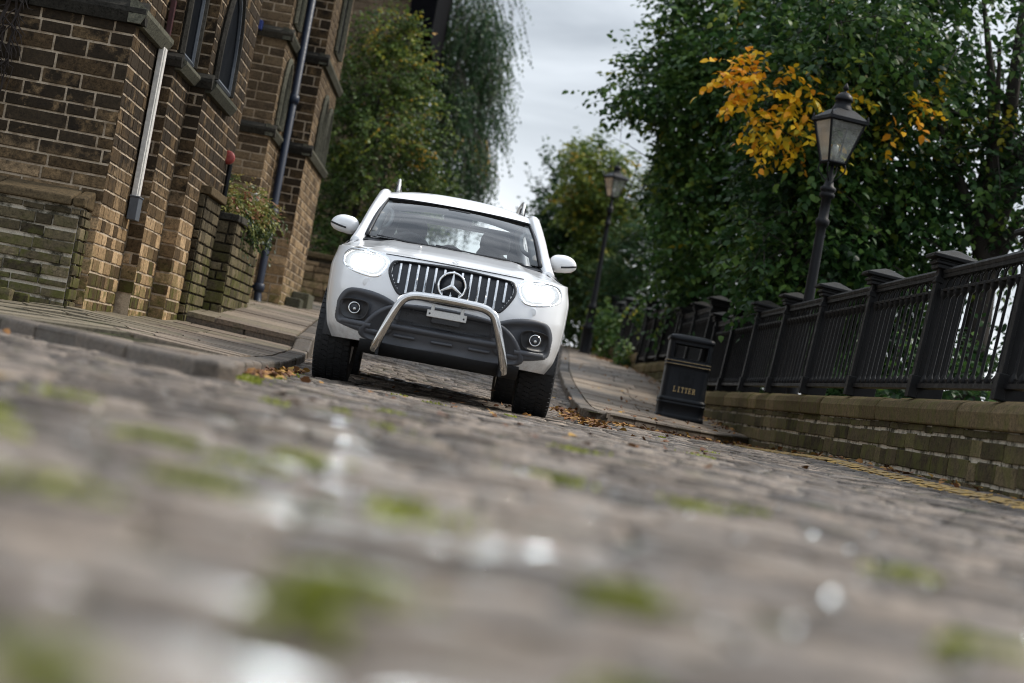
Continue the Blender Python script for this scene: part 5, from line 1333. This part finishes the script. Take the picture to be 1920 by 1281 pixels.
# underside, arches, wheels
mb = MB(); mb.box((0, 1.8, .50), (1.5, 4.9, .10)); mb.box((0, -.35, .47), (1.5, .5, .10)); mb.box((0, -.45, .36), (1.02, .5, .18)); mb.box((0, 1.6, .40), (.5, 3.6, .16)); mb.box((0, 3.15, .38), (1.4, .12, .12)); mb.box((0, .0, .33), (1.3, .14, .08)); mb.build('underbody', M['underbody'], CAR, off=(0, 0, 0))
for s in (-1, 1):
    for yw in (0, 3.15):
        mb = MB(); ar = np.linspace(R(-8), R(188), 25)
        mb.grid([[(s * xx, yw + r_ * math.cos(a), .40 + r_ * math.sin(a)) for a in ar] for xx, r_ in ((.50, .43), (.80, .43), (.862, .428))]); mb.build('arch_liner', M['plastic_dark'], CAR, True, off=(0, 0, 0))
        mb = MB(); ar = np.linspace(R(72), R(125), 15)
        mb.grid([[(s * xx, yw + r_ * math.cos(a), .39 + r_ * math.sin(a)) for a in ar] for xx, r_ in ((.85, .412), (.880, .414), (.886, .422), (.885, .440), (.876, .452), (.86, .456))]); mb.build('arch_lip', M['paint'], CAR, True, off=(0, 0, 0))
        mb = MB(); mb.box((s * .5, yw, .62), (.02, .84, .4)); mb.build('arch_wall', M['underbody'], CAR, off=(0, 0, 0))
        steer = R(-2.5) if yw == 0 else 0
        wh = D.objects.new('wheel', None); COL.objects.link(wh); wh.parent = CAR; wh.location = (s * .762, yw, .386); wh.rotation_euler = (0, 0, steer)
        W_ = .128; r0 = .386
        prof = [(.235, -W_ + .01), (.27, -W_ - .004), (.32, -W_ - .010), (.355, -W_ - .004), (.374, -W_ + .012), (.378, -W_ + .035), (.380, 0), (.378, W_ - .035), (.374, W_ - .012), (.355, W_ + .004), (.32, W_ + .010), (.27, W_ + .004), (.235, W_ - .01)]
        mb = MB(); mb.lathe(prof, 64, (0, 0, 0), 'x'); ty = mb.build('tyre', M['rubber'], wh, True, off=(0, 0, 0))
        mb = MB()
        for k in range(58):
            a0 = 2 * math.pi * k / 58
            for xc, wx, sk_, off_ in ((-.107, .040, .10, 0), (-.055, .046, .30, .5), (0, .040, -.35, 0), (.055, .046, .30, .5), (.107, .040, .10, 0)):
                a = a0 + off_ * 2 * math.pi / 58; da = 2 * math.pi / 58 * .36; rr = .3865 - (.006 if abs(xc) > .1 else 0)
                q = []
                for r_ in (rr - .014, rr):
                    for xx, aa in ((xc - wx / 2, a - da - sk_ * .05), (xc + wx / 2, a - da + sk_ * .05), (xc + wx / 2, a + da + sk_ * .05), (xc - wx / 2, a + da - sk_ * .05)):
                        q.append((xx, r_ * math.cos(aa), r_ * math.sin(aa)))
                mb.hexa(q[:4], q[4:])
        mb.build('tread', M['rubber'], wh, off=(0, 0, 0), kind='stuff')
        mb = MB(); mb.lathe([(.235, -.12), (.228, -.08), (.215, .05), (.235, .12)], 40, (0, 0, 0), 'x')
        xo = s * .105
        for k in range(6):
            a = R(60 * k + 10); c, sn = math.cos(a), math.sin(a); t_ = np.array([0, -sn, c]) * .03; d_ = np.array([0, c, sn])
            P0, P1 = d_ * .05, d_ * .225; dx = np.array([s * .02, 0, 0]); x_ = np.array([xo, 0, 0])
            mb.hexa([P0 - t_ + x_ - dx, P1 - t_ + x_ - dx, P1 + t_ + x_ - dx, P0 + t_ + x_ - dx], [P0 - t_ + x_ + dx * .6, P1 - t_ * .9 + x_, P1 + t_ * .9 + x_, P0 + t_ + x_ + dx * .6])
        mb.lathe([(.065, xo - .02), (.065, xo + s * .01), (.03, xo + s * .016)], 20, (0, 0, 0), 'x'); mb.build('rim', M['alu'], wh, True, off=(0, 0, 0))

# ------------------------------------------------------------------ trees and plants
LEAF_F = [(0, 2, 1), (1, 2, 4, 3), (3, 4, 5)]
def leaves(name, mt, parent, P0, Dn, Nn, Ln, Wr, tn, off):
    """one mesh of many small folded leaves: base points, directions, normals, lengths, width ratio, tones"""
    Dn = Dn / np.linalg.norm(Dn, axis=1, keepdims=True); S = np.cross(Dn, Nn); S /= np.maximum(np.linalg.norm(S, axis=1, keepdims=True), 1e-6); N = np.cross(S, Dn)
    L = Ln[:, None]; w = L * Wr
    k = len(P0); V = np.empty((k, 6, 3))
    V[:, 0] = P0; V[:, 1] = P0 + Dn * L * .30 - S * w * .46 + N * w * .16; V[:, 2] = P0 + Dn * L * .30 + S * w * .46 + N * w * .16
    V[:, 3] = P0 + Dn * L * .66 - S * w * .40 + N * w * .10; V[:, 4] = P0 + Dn * L * .66 + S * w * .40 + N * w * .10; V[:, 5] = P0 + Dn * L - N * w * .12
    V = V.reshape(-1, 3) - np.array(off)
    me = D.meshes.new(name); me.vertices.add(len(V)); me.vertices.foreach_set('co', V.astype(np.float32).ravel())
    b = np.arange(k)[:, None] * 6
    li = np.concatenate([b + np.array([[0, 2, 1, 1, 2, 4, 3, 3, 4, 5]])], 1).ravel()
    me.loops.add(len(li)); me.loops.foreach_set('vertex_index', li.astype(np.int32))
    st = (np.arange(k)[:, None] * 10 + np.array([[0, 3, 7]])).ravel(); me.polygons.add(len(st)); me.polygons.foreach_set('loop_start', st.astype(np.int32))
    me.update(calc_edges=True); me.validate()
    at = me.attributes.new('tone', 'FLOAT', 'POINT'); at.data.foreach_set('value', np.repeat(tn, 6).astype(np.float32))
    me.materials.append(mt); o = D.objects.new(name, me); COL.objects.link(o)
    if parent is not None: o.parent = parent
    return o

def sprays(blobs, y0, depth, n, k, sl, leaf, droop, seed, tone0=.3, tspread=.22, yellow=(), hang=0.0, fill=.55, wr=.62, clump_n=11):
    """leafy twigs through the crown volume; blobs are (x, z, radius[, y])"""
    g = np.random.default_rng(seed)
    bl = np.array([(b[0], b[3] if len(b) > 3 else y0 + g.uniform(-.5, .5) * depth, b[1], b[2]) for b in blobs])
    wgt = bl[:, 3] ** 2; c = g.choice(len(bl), n, p=wgt / wgt.sum())
    d = g.normal(size=(n, 3)); d /= np.linalg.norm(d, axis=1, keepdims=True)
    r = bl[c, 3] * (fill + (1.08 - fill) * g.random(n) ** .8)
    P = bl[c, :3] + d * r[:, None] * np.array([1, 1.15, 1])
    nn_ = max(6, n // clump_n); node = g.integers(0, nn_, n); rr_ = bl[c[:nn_], 3][node]
    P = P[:nn_][node] + g.normal(size=(n, 3)) * (rr_ * .20 + .05)[:, None]; d = d[:nn_][node] * .8 + g.normal(size=(n, 3)) * .35; d /= np.linalg.norm(d, axis=1, keepdims=True)
    clump = np.sin(P[:, 0] * 2.3 + seed) * np.sin(P[:, 2] * 2.9 + seed * 2) * np.sin(P[:, 1] * 1.7)
    ax = d * .8 + g.normal(size=(n, 3)) * .45; ax[:, 2] -= droop; ax /= np.linalg.norm(ax, axis=1, keepdims=True)
    if hang: ax = ax * (1 - hang) + np.array([0, 0, -1.0]) * hang; ax /= np.linalg.norm(ax, axis=1, keepdims=True)
    Ls = sl * g.uniform(.6, 1.3, n)
    t = tone0 + tspread * g.normal(size=n) * .6 + clump * .10
    for (x, z, rad, tv, pr) in yellow:
        m_ = ((P[:, 0] - x) ** 2 + (P[:, 2] - z) ** 2 < rad * rad) & (g.random(n) < pr); t[m_] = tv + g.normal(size=m_.sum()) * .05
    idx = np.repeat(np.arange(n), k); f = np.tile(np.arange(k) / max(1, k - 1), n)
    A = ax[idx]; L = Ls[idx]
    base = P[idx] + A * (f * L)[:, None] + np.array([0, 0, -1.0]) * (f ** 2 * L * droop * .6)[:, None]
    side = np.cross(A, np.array([0, 0, 1.0])); side /= np.maximum(np.linalg.norm(side, axis=1, keepdims=True), 1e-6)
    sg = np.where((np.tile(np.arange(k), n) % 2) == 0, 1, -1)[:, None]
    ld = A * .55 + side * sg * .8 + g.normal(size=base.shape) * .28; ld[:, 2] -= .35 + hang * .5
    nn = np.array([0, 0, 1.0]) + g.normal(size=base.shape) * .55
    ln = leaf * g.uniform(.65, 1.25, len(base))
    tn = np.clip(t[idx] + g.normal(size=len(base)) * .045, 0, 1)
    return base, ld, nn, ln, wr, tn, P, ax, Ls

def tree(name, label, cat, base, blobs, y0, depth, n, k, sl, leaf, mt, bark, droop=.3, seed=1, trunk_r=.2, group=None, twigs=0, limbs=7, cut=None, **kw):
    t = thing(name, label, cat, base, 0, group)
    b, ld, nn, ln, wr, tn, P, ax, Ls = sprays(blobs, y0, depth, n, k, sl, leaf, droop, seed, **kw)
    if cut is not None: k_ = ~cut(b); b, ld, nn, ln, tn = b[k_], ld[k_], nn[k_], ln[k_], tn[k_]
    leaves('crown', mt, t, b, ld, nn, ln, wr, tn, base)
    g = random.Random(seed)
    cx = sum(q[0] * q[2] for q in blobs) / sum(q[2] for q in blobs); cz = sum(q[1] * q[2] for q in blobs) / sum(q[2] for q in blobs)
    fk = (base[0] + (cx - base[0]) * .45, base[1] + (y0 - base[1]) * .5, base[2] + (cz - base[2]) * .55)
    mb = MB(); top = (cx, y0, max(q[1] + q[2] * .5 for q in blobs))
    mb.tube(catmull([base, tuple((a * 2 + c) / 3 + g.uniform(-.1, .1) for a, c in zip(base, fk)), fk, ((fk[0] + top[0]) / 2 + g.uniform(-.2, .2), y0, (fk[2] + top[2]) / 2), top], 5), list(np.linspace(trunk_r, trunk_r * .15, 21)), 9)
    mb.build('trunk', bark, t, True, fixn=False)
    for q in sorted(blobs, key=lambda q: -q[2])[:limbs]:
        mb = MB(); e_ = (q[0], q[3] if len(q) > 3 else y0 + g.uniform(-.3, .3) * depth, q[1] + q[2] * .4); s_ = tuple(a + (c - a) * g.uniform(0, .3) for a, c in zip(fk, top))
        mid = tuple((a + c) / 2 for a, c in zip(s_, e_)); mid = (mid[0] + g.uniform(-.15, .15), mid[1], mid[2] + g.uniform(-.1, .25))
        mb.tube(catmull([s_, mid, e_], 6), list(np.linspace(trunk_r * .42, .012, 13)), 6); mb.build('limb', bark, t, True, fixn=False)
    if twigs:
        mb = MB()
        for i in np.random.default_rng(seed + 9).choice(len(P), min(twigs, len(P)), replace=False):
            p = P[i]; a = ax[i]; L = Ls[i]
            mb.tube([tuple(p - a * L * .6), tuple(p + a * L * .4), tuple(p + a * L + np.array([0, 0, -L * droop * .5]))], [.010, .007, .003], 3, cap=False)
        mb.build('twigs', bark, t, fixn=False, kind='stuff')
    return t

A_ = [(4.20, 2.75, .65), (3.95, 3.2, .70), (4.86, 3.16, .79), (4.27, 4.02, .79), (3.80, 4.29, .62), (5.31, 3.99, .79), (4.83, 5.01, .94), (4.10, 5.77, .87), (5.23, 6.13, 1.01), (4.3, 2.1, .6), (4.9, 1.9, .7), (5.6, 2.6, .7), (5.5, 1.6, .6)]
yt_ = tree('broadleaf_tree', 'dark broadleaf tree with yellow sprays hanging behind the nearest lantern', 'tree', (5.0, 26.0, -1.2), A_, 25.5, 2.4, 4000, 8, .55, .125, M['leaf'], M['bark'], .35, 3, .20, 'dark trees behind the railings', 300, tone0=.25,
     yellow=[(4.3, 4.7, .8, .74, .12), (3.95, 4.45, .5, .72, .2), (5.2, 4.75, .5, .72, .2)], fill=.45)
YS = [(2.79, 4.74, .19), (2.96, 4.6, .21), (3.2, 4.61, .22), (3.47, 4.66, .21), (3.71, 4.53, .22), (3.91, 4.39, .22), (3.35, 4.14, .23), (3.06, 4.23, .16), (4.02, 4.16, .21), (3.72, 4.07, .21), (4.06, 4.52, .19), (3.21, 3.59, .12), (3.52, 4.42, .17), (4.8, 4.69, .15), (5.07, 4.77, .14), (4.96, 4.58, .15), (3.96, 3.91, .15), (5.89, 5.35, .10), (3.64, 3.74, .10)]
b, ld, nn, ln, wr, tn, *_ = sprays(YS, 23.75, .45, 95, 7, .34, .125, .5, 5, tone0=.92, tspread=.06, fill=.2, clump_n=3)
leaves('yellow_sprays', M['leaf'], yt_, b, ld, nn, ln, wr, tn, (5.0, 26.0, -1.2))
B2 = [(5.76, 4.81, .87), (6.12, 3.62, .72), (6.71, 4.47, .79), (6.49, 5.76, 1.01), (6.16, 6.75, .87), (7.03, 3.49, .50), (7.4, 5.2, .9), (7.6, 6.4, .9), (7.9, 4.2, .8), (6.4, 2.9, .45), (8.3, 3.3, .7)]
tree('broadleaf_tree', 'loose broadleaf tree at the right edge with sky glinting through and a thick dark trunk', 'tree', (6.95, 25.2, -1.3), B2, 26.0, 2.6, 1350, 8, .55, .125, M['leaf'], M['bark'], .35, 8, .34, 'dark trees behind the railings', 300,
     yellow=[(5.55, 5.1, .35, .86, .4), (6.1, 4.7, .6, .72, .3), (6.6, 5.2, .5, .72, .2)], fill=.35, tone0=.27)
BT = [(3.65, 7.43, 1.15), (3.0, 7.20, .60), (2.72, 6.25, .66), (2.18, 5.80, .52), (1.86, 5.6, .28), (3.0, 4.9, .5), (3.4, 5.4, .9), (4.23, 6.55, 1.14), (4.12, 4.97, 1.05), (3.5, 4.2, .6), (3.75, 3.73, .86), (4.31, 7.74, 1.05), (3.6, 3.5, .5), (3.9, 2.8, .6), (4.6, 2.6, .9), (5.3, 5.2, 1.1), (5.4, 7.2, 1.2), (5.6, 3.6, 1.0)]
tree('broadleaf_tree', 'tall dark green tree whose leafy edge stands against the grey sky', 'tree', (4.4, 34.5, -1.0), BT, 33.5, 3.0, 6200, 8, .60, .135, M['leaf'], M['bark'], .15, 21, .22, 'dark trees behind the railings', 300, fill=.5, tone0=.34, cut=lambda q: (q[:, 0] < 2.75) & (q[:, 2] < 5.3),
     yellow=[(2.2, 6.6, .3, .7, .3), (3.6, 6.9, .2, .9, .3)])
C_ = [(2.37, 7.33, 0.48), (2.2, 6.52, 0.63), (2.83, 6.95, 0.68), (2.56, 5.81, 0.68), (3.13, 6.07, 0.75), (3.76, 6.36, 0.8), (3.42, 5.22, 0.8)]
tree('yellowing_tree', 'yellow green tree peeping out left of the far lantern', 'tree', (4.4, 53, .8), C_, 53, 1.6, 1150, 8, .5, .15, M['leaf_olive'], M['bark'], .25, 31, .14, None, 0, fill=.4, tone0=.66, tspread=.2)
D_ = [(1.53, 6.97, .30), (1.82, 6.28, .58), (2.35, 5.63, .81), (2.01, 5.24, .57), (2.68, 4.71, .89), (2.58, 3.86, .73), (3.20, 3.65, .81), (2.2, 4.5, .5), (3.3, 5.5, .9), (2.9, 3.0, .7)]
tree('dark_tree', 'dark pointed tree beside the white sky at the far end of the street', 'tree', (4.2, 57, 1.0), D_, 56.5, 2.4, 2300, 9, .62, .15, M['leaf'], M['bark'], -.25, 41, .16, None, 0, fill=.4, tone0=.2)
E_ = [(3.73, 4.12, 0.57), (4.34, 4.44, 0.76), (5.24, 4.17, 0.83), (4.74, 5.01, 0.69), (3.6, 3.42, 0.57), (4.38, 3.45, 0.69), (5.3, 3.24, 0.76), (4.17, 2.73, 0.57), (3.79, 2.61, 0.44)]
tree('willowy_shrub', 'grey green willowy shrub leaning over the railings past the litter bin', 'shrub', (5.0, 49.8, .6), E_, 49.6, .9, 1500, 9, .6, .15, M['leaf_birch'], M['bark'], -.2, 51, .07, None, 0, fill=.3, tone0=.5, wr=.34)
F_ = [(3.05, 3.2, .5), (3.5, 3.6, .6), (3.0, 2.5, .45), (3.6, 2.6, .6), (2.75, 3.9, .4), (3.9, 3.6, .6)]
tree('hedge_shrub', 'dim shrub crowding the far railings behind the wing mirror', 'shrub', (3.9, 52.5, .8), F_, 52.0, 2.0, 1100, 8, .5, .14, M['leaf_olive'], M['bark'], .1, 61, .07, None, 0, fill=.3, tone0=.42)
U_ = [(5.4, .6, .8, 22.0), (5.0, .8, .7, 24.5), (4.8, .7, .7, 27.5), (4.9, 1.4, .7, 30.0), (6.3, .2, .6, 21.5), (7.2, 1.2, .9, 24.0), (5.0, 1.6, .7, 33.0), (4.8, 2.0, .7, 36.5), (6.0, 1.4, .9, 27.0)]
tree('understory_shrub', 'dark low shrubs filling the drop behind the long railing', 'shrub', (5.6, 23, -1.2), U_, 24, 1.0, 2300, 8, .5, .12, M['leaf'], M['bark'], .1, 66, .06, None, 0, limbs=11, fill=.25, tone0=.2)
# ivy spilling over the fourth railing
IV = [(3.44, 2.35, .22, 39.4), (3.42, 2.0, .24, 39.6), (3.40, 1.65, .22, 39.8), (3.40, 1.35, .18, 39.9), (3.55, 2.6, .2, 39.2), (3.42, 2.2, .3, 45.0), (3.4, 1.9, .3, 46.0), (3.42, 2.5, .3, 47.3), (3.4, 2.1, .3, 48.3), (3.4, 2.3, .35, 50.0), (3.38, 2.0, .35, 52.0)]
b, ld, nn, ln, wr, tn, *_ = sprays(IV, 40, .4, 420, 7, .35, .10, .6, 71, tone0=.42, fill=.3)
b[:, 0] = np.minimum(b[:, 0], 3.62)
tag(leaves('ivy', M['leaf'], None, b, ld, nn, ln, .8, tn, (0, 0, 0)), 'ivy trailing down over the railings past the litter bin', 'ivy')

L1 = [(-2.69, 6.95, .34), (-3.27, 6.67, .50), (-2.24, 6.53, .40), (-3.56, 5.83, .49), (-2.88, 5.74, .77), (-1.98, 5.68, .45), (-3.26, 4.77, .66), (-2.38, 4.82, .77), (-1.62, 4.86, .34), (-2.67, 3.99, .77), (-3.42, 3.85, .55), (-1.91, 4.13, .62), (-3.28, 3.09, .55), (-2.53, 3.23, .55), (-3.25, 2.32, .44), (-1.7, 3.5, .5), (-2.4, 2.5, .5), (-1.95, 2.6, .4)]
tree('olive_leaved_tree', 'small olive leaved tree with a few orange leaves overhanging the low wall', 'tree', (-3.0, 38.6, .9), L1, 38.4, 1.6, 3200, 9, .5, .085, M['leaf_olive'], M['bark'], .15, 81, .11, None, 500, fill=.3, tone0=.48, tspread=.20,
     yellow=[(-1.9, 5.3, .6, .90, .10), (-2.5, 6.9, .5, .86, .2), (-1.75, 4.6, .35, .96, .2), (-3.3, 7.0, .4, .9, .16)])
L2 = [(-1.51, 10.39, .98), (-1.94, 9.39, .90), (-.97, 9.11, .68), (-1.99, 8.00, .75), (-1.05, 7.87, .85), (-.70, 8.10, .48), (-1.45, 6.72, .75), (-.85, 6.53, .55), (-1.0, 5.74, .62), (-.58, 5.6, .36), (-2.03, 5.69, .68), (-.9, 10.21, .45), (-2.6, 7.2, .7), (-2.6, 9.0, .8), (-1.6, 4.9, .6)]
tree('weeping_birch', 'tall weeping birch with hanging strands beside the grey sky', 'tree', (-2.2, 52.5, 1.6), L2, 52.3, 2.0, 3300, 11, .85, .095, M['leaf_birch'], M['bark_grey'], .5, 91, .14, None, 700, hang=.55, fill=.25, tone0=.42, wr=.6,
     yellow=[(-.95, 6.9, .22, .95, .5), (-.6, 7.0, .15, .92, .5)])

# plants in the planter
pb = [(-3.03, 1.68, 0.1, 20.9), (-2.97, 1.72, 0.13, 21.1), (-2.93, 1.76, 0.15, 21.35), (-2.87, 1.72, 0.14, 21.65), (-2.81, 1.68, 0.13, 21.95), (-2.77, 1.66, 0.13, 22.25), (-2.85, 1.56, 0.1, 21.15), (-2.79, 1.48, 0.1, 21.4), (-3.08, 1.81, 0.12, 21.45)]
b, ld, nn, ln, wr, tn, *_ = sprays(pb, 20.5, .4, 620, 9, .22, .055, .5, 17, tone0=.62, tspread=.35, fill=.3)
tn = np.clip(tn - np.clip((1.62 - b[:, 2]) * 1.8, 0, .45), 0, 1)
tag(leaves('planter_plant', M['leaf_plant'], None, b, ld, nn, ln, .5, tn, (0, 0, 0)), 'straggling yellow green plant spilling over the raised planter', 'plant')
mb = MB(); mb.lathe([(.02, 0), (.055, .01), (.075, .14), (.08, .15), (.07, .155), (.065, .12), (.02, .11)], 14, (-2.80, 21.75, 1.76)); tag(mb.build('flower_pot', M['white_wood'], None, True), 'small white pot half hidden in the planter greenery', 'pot')

# fallen leaves
def litter(n, pts, spread, zf, seed, label, tone_=(.1, .95)):
    g = np.random.default_rng(seed); P = np.array(pts, float); seg = g.integers(0, len(P) - 1, n); t = g.random(n)
    q = P[seg] + (P[seg + 1] - P[seg]) * t[:, None] + g.normal(size=(n, 2)) * np.array(spread)
    z = np.array([zf(x, y) for x, y in q]) + g.uniform(.004, .02, n)
    b = np.c_[q, z]; dd = g.normal(size=(n, 3)) * np.array([1, 1, .25]); nn = np.array([0, 0, 1.0]) + g.normal(size=(n, 3)) * .35
    o = leaves('fallen_leaves', M['leaf_fallen'], None, b, dd, nn, g.uniform(.035, .075, n), .7, g.uniform(*tone_, n), (0, 0, 0)); tag(o, label, None, kind='stuff')
gz = lambda x, y: float(G(x, y))
litter(520, [(1.05, 14.0), (1.07, 17.0), (1.2, 20)], (.09, .25), gz, 1, 'brown leaves in the gutter by the pickup and right kerb')
litter(330, [(1.35, 16.7), (3.35, 21.6)], (.06, .08), gz, 2, 'brown leaves along the corner kerb below the litter bin')
litter(300, [(-1.08, 9.6), (-1.16, 11.5), (-1.30, 14.5)], (.035, .15), gz, 3, 'brown leaves in the gutter along the left kerb')
litter(520, [(3.36, 22.6), (3.38, 28), (3.36, 40), (3.0, 44)], (.10, .6), pave_r, 4, 'orange leaves at the foot of the wall on the right pavement', (.4, .95))
litter(120, [(1.6, 18), (2.6, 26), (2.4, 36)], (.5, 1.5), pave_r, 5, 'scattered leaves on the right pavement')
litter(70, [(-.2, 6), (.6, 11), (-.4, 16)], (.9, 1.5), gz, 6, 'few leaves scattered on the setts')
litter(160, [(3.38, 6), (3.38, 22)], (.05, .5), gz, 7, 'leaf scraps between the yellow line and the wall')
# moss tufts in the joints
def moss(cells, seed):
    g = np.random.default_rng(seed); B, Dd, N_, L_ = [], [], [], []
    for x, y, r_, k in cells:
        q = g.normal(size=(k, 2)) * np.array([r_, r_ * .45]); z = np.array([gz(x + a, y + c) for a, c in q]) + .001
        B.append(np.c_[q + np.array([x, y]), z - .004]); Dd.append(g.normal(size=(k, 3)) * .6 + np.array([0, 0, .8])); N_.append(g.normal(size=(k, 3))); L_.append(g.uniform(.008, .022, k))
    B, Dd, N_, L_ = np.concatenate(B), np.concatenate(Dd), np.concatenate(N_), np.concatenate(L_)
    tag(leaves('moss', M['moss'], None, B, Dd, N_, L_, .8, g.random(len(B)), (0, 0, 0)), 'bright green moss tufts between the setts', None, kind='stuff')
cells = [(-0.36, 1.76, 0.022, 275), (-0.28, 2.12, 0.025, 231), (-0.06, 1.4, 0.019, 275), (-0.44, 2.82, 0.031, 176), (-0.76, 3.7, 0.031, 165), (0.23, 3.93, 0.037, 143), (0.18, 1.68, 0.022, 165), (1.36, 10.2, 0.05, 82), (-0.25, 7.2, 0.037, 88), (-0.21, 5.3, 0.037, 88), (0.52, 3.85, 0.031, 88), (-0.29, 2.6, 0.031, 110), (0.54, 1.8, 0.019, 143), (-0.17, 0.87, 0.012, 165), (0.72, 2.81, 0.025, 110), (0.45, 6.6, 0.05, 82), (-0.08, 1.2, 0.012, 143), (0.12, 1.05, 0.012, 110)]
g_ = np.random.default_rng(77)
for _ in range(22):
    y = g_.uniform(1.2, 15); cells.append((g_.uniform(-.27, .27) * y, y, g_.uniform(.015, .04), 45))
for _ in range(60): y = g_.uniform(8, 14); cells.append((kerb_l(y) + .05, y, .05, 50))
moss(cells, 3)

# ------------------------------------------------------------------ beams of the two headlamps
for s in (-1, 1):
    ld_ = D.lights.new('headlamp_beam', 'SPOT'); ld_.energy = BEAM; ld_.spot_size = R(20); ld_.spot_blend = 0.6; ld_.shadow_soft_size = 0.05; ld_.color = (0.86, 0.96, 1.0)
    lo = D.objects.new('headlamp_beam', ld_); COL.objects.link(lo); lo.parent = CAR
    lo.location = (s * .64, -.83, .895); lo.rotation_euler = (R(-93), 0, 0)
for o in D.objects:
    if '_o' in o: del o['_o']
